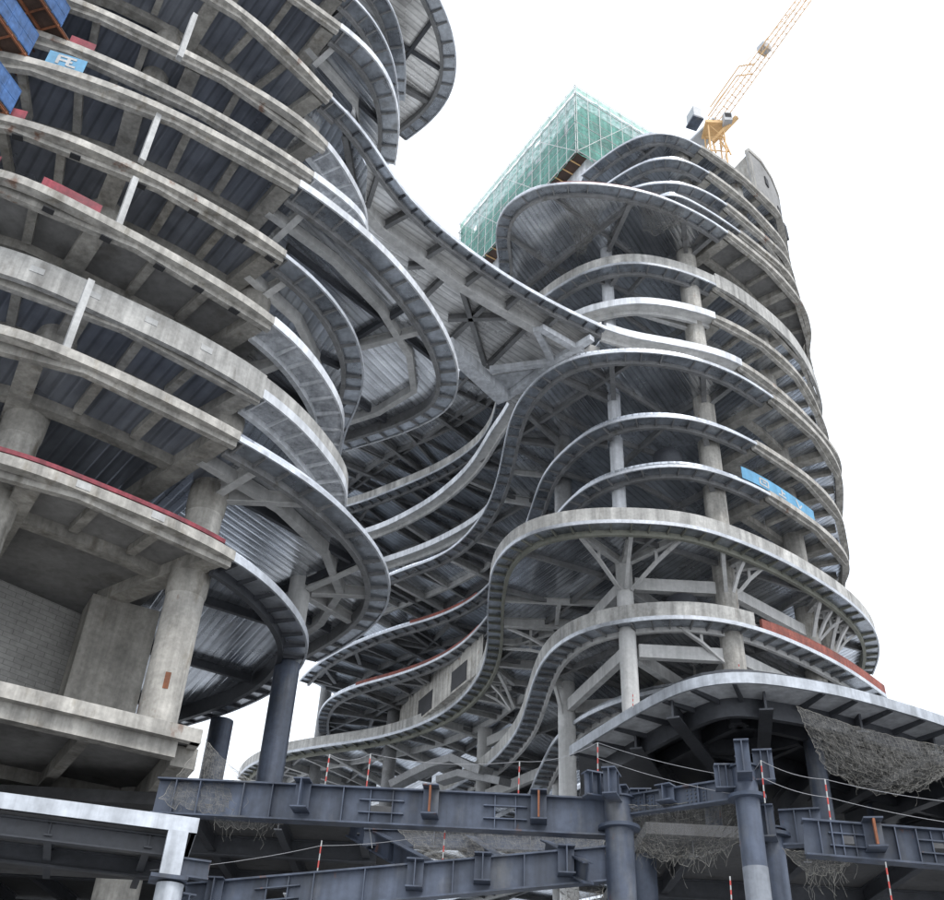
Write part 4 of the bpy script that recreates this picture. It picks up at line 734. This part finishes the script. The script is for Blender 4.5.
rope('hanging_cable', [(-2.76, 32.38, 11.10), (-2.67, 32.29, 10.56), (-2.43, 32.21, 9.77)], 'loose cable hanging from the upper blue beam', -.1, .012, 'white')

# ---------------------------------------------------------------- safety nets
def net(label, c, sag, nu=22, nv=14, wob=.12, push=(0, 0, 0), seed=1, dens=1, ragged=.25):
    """draped net over corners c[0..3] (two top, two bottom), sheet plus cords"""
    nu, nv, wob, dens = int(nu * 1.5), int(nv * 1.5), wob * .6, dens * .5
    rnd = random.Random(seed); c = [Vector(p) for p in c]; P = Vector(push)
    G = []
    for j in range(nv + 1):
        v = j / nv; row = []
        for i in range(nu + 1):
            u = i / nu; p = c[0].lerp(c[1], u).lerp(c[3].lerp(c[2], u), v); k = 4 * u * (1 - u) * (.25 + .75 * v) ; k2 = math.sin(math.pi * v) * math.sin(math.pi * u)
            p = p - Vector((0, 0, sag * k)) + P * k2
            w_ = wob * (.3 + v); p = p + Vector((rnd.uniform(-w_, w_), rnd.uniform(-w_, w_), rnd.uniform(-w_, w_) - (rnd.random() ** 3 * ragged * .6 if j == nv else 0)))
            row.append(p)
        G.append(row)
    b = MB(); b.add([p for r in G for p in r], [(j * (nu + 1) + i, j * (nu + 1) + i + 1, (j + 1) * (nu + 1) + i + 1, (j + 1) * (nu + 1) + i) for j in range(nv) for i in range(nu)])
    o = tag(b.build('safety_net', 'net_sheet', None, True), label, 'net', 'loose safety nets')
    k = MB()
    for j in range(nv + 1):
        for i in range(nu):
            r = 0.008 if j in (0, nv) else .0026
            if rnd.random() < .95: k.tube(G[j][i], G[j][i + 1], r, n=4)
    for i in range(0, nu + 1):
        for j in range(nv):
            if rnd.random() < .9: k.tube(G[j][i], G[j + 1][i], (0.008 if i in (0, nu) else .0026), n=4)
    for _ in range(int(nu * dens)):            # loose strands
        j, i = rnd.randrange(nv // 2, nv + 1), rnd.randrange(nu + 1); p = G[j][i]; q = p
        for s in range(4):
            e = q + Vector((rnd.uniform(-.12, .12), rnd.uniform(-.12, .12), -rnd.uniform(.05, .22))); k.tube(q, e, .0035, n=4); q = e
    k.build('net_cord', 'net_cord', o)
    return o
net('torn net draped over the left end of the upper blue beam', ((-8.47, 33.44, 13.35), (-7.07, 32.64, 12.07), (-4.96, 32.63, 10.85), (-9.14, 32.12, 10.86)), .25, 18, 12, .09, (0, -.3, 0), 3)
net('ragged fringe of net hanging under the left end of the upper blue beam', ((-7.79, 32.38, 10.88), (-5.09, 32.60, 10.93), (-5.31, 32.57, 10.51), (-7.30, 32.49, 10.32)), .1, 14, 5, .06, (0, 0, 0), 4)
net('torn net bulging below the short beam between the two blue column heads', ((5.26, 30.86, 11.05), (8.09, 29.10, 10.95), (8.35, 30.37, 10.00), (5.63, 32.01, 10.00)), .35, 22, 14, .14, (0, .6, -.3), 5, 2, .5)
net('large dark net sagging under the canopy at the right', ((14.26, 40.57, 18.53), (21.03, 40.91, 17.19), (20.08, 40.27, 16.08), (15.00, 40.30, 15.83)), 1.0, 28, 16, .14, (0, -.6, -.8), 6, .6, .3)
net('small torn net hanging beneath the right blue beam', ((8.97, 28.31, 9.33), (10.93, 27.83, 9.04), (10.74, 28.23, 9.03), (9.63, 28.62, 8.81)), .15, 14, 7, .1, (0, 0, 0), 7, 2, .5)
net('flat net stretched behind the two blue beams in the middle', ((-1.95, 35.95, 11.42), (5.05, 34.63, 11.28), (4.74, 32.66, 9.94), (-0.65, 32.99, 9.64)), .25, 34, 16, .12, (0, 0, -.2), 8, 2)
net('net sheet in the dark bay left of the white-wrapped column', ((3.01, 32.86, 10.00), (4.68, 32.67, 10.18), (4.49, 31.18, 8.62), (3.22, 31.33, 8.51)), .2, 12, 10, .1, (0, 0, 0), 9, 1)
net('wispy torn net hanging from the soffit of the big upper lobe', ((13.89, 59.67, 73.50), (18.02, 60.55, 73.50), (17.99, 61.52, 73.00), (14.86, 62.93, 73.00)), .5, 16, 10, .3, (0, 0, -.4), 10, 3, 1.0)
net('wispy net hanging at the left half of the big upper lobe soffit', ((6.70, 59.54, 73.60), (11.21, 59.70, 73.60), (10.00, 64.50, 73.30), (9.11, 66.45, 73.30)), .4, 14, 12, .3, (0, 0, -.3), 11, 3, .8)

# ---------------------------------------------------------------- loading platforms, sheets and banners on the near tower
def edge_strip(tw, n, x0, x1, inset):
    segs = OUTLINES[tw, n]; poly, st = spline([p for s, q in segs for p in q], [s for s, q in segs for p in q])
    r = max(runs(poly, st), key=len); out = [p for p in offset(r, inset) if x0 <= p[0] <= x1 and (tw == 'R' or p[1] < 46)]
    return out
def platform(p, n, label):
    """cantilevered loading platform: plywood floor on steel, blue mesh sides; p = right corner on the slab edge"""
    z = Z(n) + .62; o = empty('loading_platform', (*p, z), label, 'platform', 'loading platforms on the near tower')
    u = Vector((.95, -.3, 0)).normalized(); v = Vector((u.y, -u.x, 0)); p = Vector((*p, z)) - v * .6      # u along the edge, v outwards
    c = [p, p - u * 2.3, p - u * 2.3 + v * 3.5, p + v * 3.5]
    MB().hexa([q for q in c], [q + Vector((0, 0, .08)) for q in c]).build('floor', 'brown_ply', o)
    f = MB()
    for k in (.02, .5, .98): f.ibeam(p - u * 2.3 * k - Vector((0, 0, .002)), p - u * 2.3 * k + v * 3.5 - Vector((0, 0, .002)), .16, .1, .02, .02)
    for k in (.3, .6, .985): f.bar(p + v * 3.5 * k - Vector((0, 0, .07)), p - u * 2.3 + v * 3.5 * k - Vector((0, 0, .07)), .08, .13)
    f.build('floor_frame', 'rust', o)
    h = Vector((0, 0, 1.75))
    for a, b_, in ((p + v * .9 + u * .03, p + v * 3.5 + u * .03), (p - u * 2.33 + v * .9, p - u * 2.33 + v * 3.5), (p + v * 3.53, p - u * 2.3 + v * 3.53)):
        s = MB().bar(a + h / 2 + Vector((0, 0, .085)), b_ + h / 2 + Vector((0, 0, .085)), .02, 1.75).build('side_panel', 'blue_mesh', o)
        k = MB()
        for t in (0, .33, .66, 1): e = a.lerp(b_, t); k.bar(e, e + h + Vector((0, 0, .1)), .05, .05)
        for t in (.09, .55, 1.05): k.bar(a + h * t, b_ + h * t, .05, .05)
        k.build('panel_frame', 'blue_mesh', s)
    return o
platform((-23.53, 32.04, 52.20)[:2], -2, 'highest right loading platform with blue mesh sides at the top edge of the photo')
platform((-26.22, 32.01, 52.20)[:2], -2, 'loading platform in the top left corner, cut by the left edge of the photo')
platform((-23.59, 30.87, 47.70)[:2], -3, 'middle loading platform with blue mesh sides, left of the blue banner')
platform((-23.22, 31.12, 43.20)[:2], -4, 'lowest whole loading platform with a tall blue side above a red sheet')
platform((-22.51, 30.66, 38.70)[:2], -5, 'sliver of a loading platform at the left edge below the others')
def sheet(tw, n, x0, x1, h, m, name, label, cat, inset=.25, z0=.62, th=.05, group=None):
    c = edge_strip(tw, n, x0, x1, inset); z = Z(n) + z0
    return tag(MB().sweep(c, [(0, z), (th, z), (th, z + h), (0, z + h)]).build(name, m, None, True), label, cat, group)
G_ = 'red sheets along the slab edges'
sheet('L', -2, -24.0, -21.7, .75, 'red_sheet', 'barrier_sheet', 'red sheet on the slab edge right of the highest loading platform', 'barrier', group=G_)
sheet('L', -4, -23.4, -22.1, .75, 'red_sheet', 'barrier_sheet', 'red sheet below the lowest whole loading platform', 'barrier', group=G_)
sheet('L', -5, -24.5, -21.6, .9, 'red_sheet', 'barrier_sheet', 'red sheet at the left edge of the photo, two floors above the pale parapet', 'barrier', group=G_)
sheet('L', -5, -20.2, -17.4,   .6, 'red_sheet', 'barrier_sheet', 'low red sheet beside the white prop above the pale parapet', 'barrier', group=G_)
sheet('L', -8, -21, -11.0, .2, 'red_sheet', 'barrier_sheet', 'long low red strip along the lowest curved concrete floor edge', 'barrier', .06, .603, .08, G_)
sheet('R', 3, 6, 19.2, .35, 'red_form', 'barrier_sheet', 'thin red formwork strip on top of the big upper lobe of the right tower', 'barrier', .3, .36, .1, G_)
sheet('R', -2, -6.0, 1.4, .45, 'red_form', 'barrier_sheet', 'upper red strip on a wavy floor edge in the gap between the towers', 'barrier', .3, .36, .1, G_)
sheet('R', -3, -12.0, 1.6, .45, 'red_form', 'barrier_sheet', 'lower red strip on a wavy floor edge in the gap between the towers', 'barrier', .3, .36, .1, G_)
def banner(tw, n, x0, x1, h, label, marks):
    c = edge_strip(tw, n, x0, x1, .2); z = Z(n) + .62; s = arclen(c); nr = normals(c)
    o = tag(MB().sweep(c, [(0, z), (.04, z), (.04, z + h), (0, z + h)]).build('banner', 'blue_banner', None, True), label, 'banner', 'blue banners')
    for ms in marks:                            # each mark: list of strokes (u0,v0,u1,v1) in metres from its centre; first item = position along the banner
        k = MB()
        for u0, v0, u1, v1 in ms[1:]:
            q0, n0 = at_len(c, s, nr, s[-1] * ms[0] + u0); q1, n1 = at_len(c, s, nr, s[-1] * ms[0] + u1)
            k.bar((q0[0] - n0[0] * .02, q0[1] - n0[1] * .02, z + h / 2 + v0), (q1[0] - n1[0] * .02, q1[1] - n1[1] * .02, z + h / 2 + v1), .02, .16 if abs(v1 - v0) < .1 else .02, .02, None) if abs(v1 - v0) < .1 else k.bar((q0[0] - n0[0] * .02, q0[1] - n0[1] * .02, z + h / 2 + v0), (q1[0] - n1[0] * .02, q1[1] - n1[1] * .02, z + h / 2 + v1), .16, .02, up=(n0[0], n0[1], 0))
        k.build('lettering', 'white', o)
    return o
zi = [(-.45, .32, .45, .32), (-.45, 0, .3, 0), (-.4, .3, -.4, -.35), (.1, .3, .1, -.35), (.1, -.3, .5, -.3)]
banner('L', -3, -23.2, -20.8, 1.1, 'small blue banner with a white character beside the middle loading platform', [[.5] + zi])
z2 = [(-.5, .25, .5, .25), (-.5, -.3, .5, -.3), (-.5, .25, -.5, -.3), (.5, .25, .5, -.3), (-.2, 0, .2, 0)]; z3 = [(-.5, -.25, .5, -.25), (0, .35, 0, -.25), (0, .1, .4, .1)]; z4 = [(-.3, .35, .1, -.35), (.1, -.35, .5, .1)]
banner('R', -3, 20.9, 28.9, 1.1, 'long blue banner with white characters along a floor edge of the right tower', [[.26] + z2, [.5] + z3, [.74] + z4])

# ---------------------------------------------------------------- green scaffold around the rising core
SB = empty('scaffold', (10, 95, 108), 'green netted scaffold box with pole grid on the roof behind the right tower', 'scaffold')
A = Vector((11.7, 83.4, 0)); lu = Vector((-.51, .86, 0)).normalized(); ru = Vector((.86, .51, 0)).normalized(); z0, z1 = 111., 124.2
def face(o, u, L, out, name):
    MB().hexa([A + o, A + o + u * L, A + o + u * L + out * .06, A + o + out * .06], []) if False else None
    p = A + o
    nu, nv = int(L / .95), 14; rn = random.Random(int(L * 7 + out.x * 31)); g = MB(); b0 = []
    for j in range(nv + 1):
        for i in range(nu + 1):
            bay = abs(math.sin(math.pi * i * .95 / 1.9)) * .12 + abs(math.sin(math.pi * j / nv * 7)) * .1
            b0.append(p + u * (L * i / nu) + Vector((0, 0, z0 + (z1 - z0) * j / nv)) - out * (bay + rn.uniform(0, .14)))
    g.add(b0, [(j * (nu + 1) + i, j * (nu + 1) + i + 1, (j + 1) * (nu + 1) + i + 1, (j + 1) * (nu + 1) + i) for j in range(nv) for i in range(nu) if rn.random() > .012])
    s = g.build('netting', 'green_net', SB)
    MB().bar(p + Vector((0, 0, z1 + .55)), p + u * L + Vector((0, 0, z1 + .55)), .04, 1.0).build('netting', 'green_pale', SB)
    k = MB(); q = out * .16; n = int(L / 1.9); rnd = random.Random(5)
    for i in range(n + 1):
        e = p + u * (L * i / n) + q; k.tube(e + Vector((0, 0, z0 - .4)), e + Vector((0, 0, z1 + 1.1 + rnd.uniform(0, .6))), .045, n=5)
    for j in range(8):
        z = z0 + (z1 + 1 - z0) * j / 7; k.tube(p + q + Vector((0, 0, z)) - u * .4, p + q + u * (L + .4) + Vector((0, 0, z)), .04 if j % 3 else .07, n=5)
    for i in range(0, n - 3, 4):
        a = p + q * 1.4 + u * (L * i / n); b_ = p + q * 1.4 + u * (L * min(n, i + 5) / n)
        k.tube(a + Vector((0, 0, z0)), b_ + Vector((0, 0, z1)), .045, n=5)
    k.build('pole_frame', 'pole', SB)
face(Vector(), lu, 30, -ru, 'left'); face(Vector(), ru, 20, -lu, 'right')
face(lu * 30, ru, 20, lu, 'back'); face(ru * 20, lu, 30, ru, 'far')
c = [A + lu * .1 + ru * .1, A + ru * 1.9 + lu * .1, A + lu * 29 + ru * 1.9, A + lu * 29 + ru * .1]
MB().hexa([p + Vector((0, 0, z0 + .3)) for p in c], [p + Vector((0, 0, z0 + .45)) for p in c]).build('formwork', 'brown_ply', SB)
k = MB()
for i in range(1, 17): e = A + lu * (1.7 * i) + Vector((0, 0, z0 + .22)); k.bar(e + ru * .15, e + ru * 1.85, .12, .14)
k.build('formwork_joist', 'crane', SB)
cc = [A + lu * 1.2 + ru * 2.0, A + ru * 19 + lu * 1.2, A + ru * 19 + lu * 29, A + ru * 2.0 + lu * 29]
MB().hexa([(p.x, p.y, Z(3) + .8) for p in cc], [(p.x, p.y, z1 - .5) for p in cc]).build('core_wall', 'plaster', RT)

# ---------------------------------------------------------------- tower crane
CR = empty('tower_crane', (28.13, 79.15, 107.13), 'orange luffing tower crane with a raised lattice jib on the roof', 'crane')
def lattice(p, q, w_, h_, m, name, parent, bays, r=.07, taper=1., up=(0, 0, 1), r2=.04):
    p, q = Vector(p), Vector(q); d = (q - p).normalized(); u = Vector(up); sd_ = d.cross(u).normalized(); u = sd_.cross(d); k = MB(); pr = None
    for i in range(bays + 1):
        t = i / bays; c = p.lerp(q, t); f = 1 + (taper - 1) * t; g = [c + sd_ * w_ * f / 2 * a + u * h_ * f / 2 * b for a, b in ((-1, -1), (1, -1), (1, 1), (-1, 1))]
        for j in range(4): k.tube(g[j], g[(j + 1) % 4], r2, n=5)
        if pr:
            for j in range(4): k.tube(pr[j], g[j], r, n=6); k.tube(pr[j], g[(j + 1) % 4] if i % 2 else g[j - 1], r2, n=5)
        pr = g
    return k.build(name, m, parent)
base = Vector((28.09, 79.16, 106.75)); piv = Vector((28.57, 78.99, 111.99)); kink = Vector((32.04, 73.30, 115.60)); tip = Vector((41.21, 60.26, 122.44))
vd = (tip - piv); nrm = Vector((vd.x, vd.y, 0)).normalized()
lattice(Vector((base.x, base.y, Z(7) + .7)), piv - Vector((0, 0, 1.2)), 1.9, 1.9, 'crane', 'mast', CR, 7, .1, 1, (0, 1, 0), .05)
j = lattice(piv, tip, 1.35, 1.2, 'crane', 'jib', CR, 30, .06, .8, r2=.025)
MB().box(piv - Vector((0, 0, 1.0)), (2.6, 2.6, .5)).build('slewing_ring', 'crane', CR)
bk = piv - nrm * 3.4 + Vector((0, 0, -.4))
k = MB(); k.bar(piv - Vector((0, 0, .6)) + nrm * 1.0, bk - Vector((0, 0, .4)), 2.2, .35); k.build('counter_jib', 'crane_grey', CR)
cwt = Vector((26.51, 79.71, 114.47)); MB().box(cwt, (1.1, 1.8, 1.9), .3).build('counterweight', 'crane_grey', CR)
MB().box(cwt + Vector((0, 0, -1.25)), (1.5, 2.0, .3), .3).build('counterweight_cradle', 'blue_steel', CR)
ap = Vector((31.72, 75.62, 118.86)); af = Vector((28.35, 79.07, 114.79)); k = MB()
for s in (-.7, .7):
    o_ = Vector((0, s, 0)); k.tube(af + o_, ap + o_, .09, n=6); k.tube(piv + (tip - piv) * .32 + o_, ap + o_, .09, n=6)
k.build('a_frame', 'crane', CR)
k = MB(); k.tube(ap, piv + (tip - piv) * .62 + Vector((0, 0, .9)), .04, n=5); k.tube(af, Vector((32.62, 74.14, 118.66)), .04, n=5); k.build('pendant_line', 'crane', CR)
MB().box(Vector((33.77, 71.42, 117.34)), (1.2, 1.2, 1.1), .5).build('winch', 'crane_grey', CR)
k = MB(); k.bar((31.04, 76.98, 111.05), (28.27, 79.10, 108.66), .45, .5); k.tube((29.09, 78.80, 108.73), (29.75, 78.56, 106.09), .12, n=6); k.tube((28.22, 79.12, 109.48), (28.41, 79.05, 106.43), .12, n=6); k.tube((29.40, 78.69, 109.60), (30.02, 78.45, 105.40), .1, n=6); k.build('climbing_frame', 'crane', CR)
k = MB().box(piv + Vector((1.3, -1.6, -1.1)), (1.0, 1.2, 1.5)).build('cab', 'crane_grey', CR); MB().box(piv + Vector((1.3, -2.215, -.9)), (.8, .03, .8)).build('cab_window', 'opening', k)
x, y, z = (13.85, 26.83, 9.39)
frame_column(x, y, .36, z - .55, z - .9, ())

# ---------------------------------------------------------------- ducts and small things
def duct(name, pts, wd, ht, m, label):
    b = MB(); P = [Vector(p) for p in pts]
    c = [tuple(p) for p in P]
    vs = []
    for i, p in enumerate(P):
        d = (P[min(i + 1, len(P) - 1)] - P[max(0, i - 1)]).normalized(); s = d.cross(Vector((0, 0, 1))).normalized(); u = s.cross(d)
        vs += [p + s * x * wd / 2 + u * y * ht / 2 for x, y in ((-1, -1), (1, -1), (1, 1), (-1, 1))]
    n = len(P); fs = [(i * 4 + j, i * 4 + (j + 1) % 4, i * 4 + 4 + (j + 1) % 4, i * 4 + 4 + j) for i in range(n - 1) for j in range(4)] + [(3, 2, 1, 0), (n * 4 - 4, n * 4 - 3, n * 4 - 2, n * 4 - 1)]
    return tag(b.add(vs, fs).build(name, m), label, 'duct', 'silver air ducts')
duct('air_duct', [(-6.90, 111.79, 36.59), (-4.54, 110.91, 37.64), (-2.16, 108.98, 38.22), (-0.02, 107.00, 38.31), (2.09, 103.98, 36.44), (3.08, 101.95, 35.50)], 1.6, .8, 'grey_steel', 'silver air duct with a bent crown hanging under the lowest wavy floor in the gap')
duct('air_duct', [(-1.61, 107.99, 36.19), (0.69, 106.00, 36.40), (3.13, 102.95, 35.12), (4.93, 99.88, 33.82)], 1.4, .7, 'grey_steel', 'lower flat silver air duct just above the upper blue beam')
def drum(p, r, h, label):
    return tag(MB().lathe(p[:2], [(r, p[2]), (r, p[2] + h * .7), (r * .9, p[2] + h * .9), (r * .6, p[2] + h)], 32).build('round_duct', 'dark_steel', None, True), label, 'duct', 'round grey duct ends')
x, y, zt_ = (17.22, 71.46, 40.06); drum((x, y, 37.17), 1.35, zt_ - 37.17, 'round dark duct end above the red formwork floor of the right tower')
x, y, zt_ = (15.97, 66.61, 50.74); drum((x, y, 47.36), 1.25, zt_ - 47.36, 'round dark duct end one floor above the blue banner of the right tower')
# rust patch and soffit vent at the big concrete column
n_ = Vector((-12.9, 42.2, 0)).normalized() * -1
k = MB(); pa = Vector((-12.9, 42.2, 18.0)) 
prof = [(pa.x + .893 * math.cos(a), pa.y + .893 * math.sin(a)) for a in [math.atan2(n_.y, n_.x) + t * .09 for t in range(-1, 3)]]
k.sweep(prof, [(0, 18.2), (.004, 18.2), (.004, 18.95), (0, 18.95)]).build('rust_patch', 'rust', LT)
v = (-18.31, 48.03, 23.40)
MB().box((v[0], v[1], 23.55), (2.2, 1.4, .5), R_(30)).build('vent_box', 'blue_steel', LT)
# flat near-black plates under the concrete edge beams of the near tower
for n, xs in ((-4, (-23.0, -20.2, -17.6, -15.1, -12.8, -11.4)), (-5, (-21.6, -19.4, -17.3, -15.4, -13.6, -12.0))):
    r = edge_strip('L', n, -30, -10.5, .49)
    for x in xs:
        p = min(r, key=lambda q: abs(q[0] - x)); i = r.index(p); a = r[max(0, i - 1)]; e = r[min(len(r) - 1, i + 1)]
        MB().box((p[0], p[1], Z(n) - .36), (.5, .34, .06), math.atan2(e[1] - a[1], e[0] - a[0])).build('dark_plate', 'opening', PL['L', n][0])
# pale patches of paper on the parapet of the near tower and loose fittings
for n, x in ((-6, -19.6), (-6, -17.6), (-6, -15.4), (-6, -13.2), (-8, -15.9), (-8, -13.3)):
    r = edge_strip('L', n, -30, -10.5, -.012 if n == -6 else -.012); p = min(r, key=lambda q: abs(q[0] - x)); i = r.index(p); a = r[max(0, i - 1)]; e = r[min(len(r) - 1, i + 1)]
    MB().box((p[0], p[1], Z(n) + (.75 if n == -6 else .3)), (.62, .02, .34), math.atan2(e[1] - a[1], e[0] - a[0])).build('cover_sheet', 'white', PL['L', n][0])
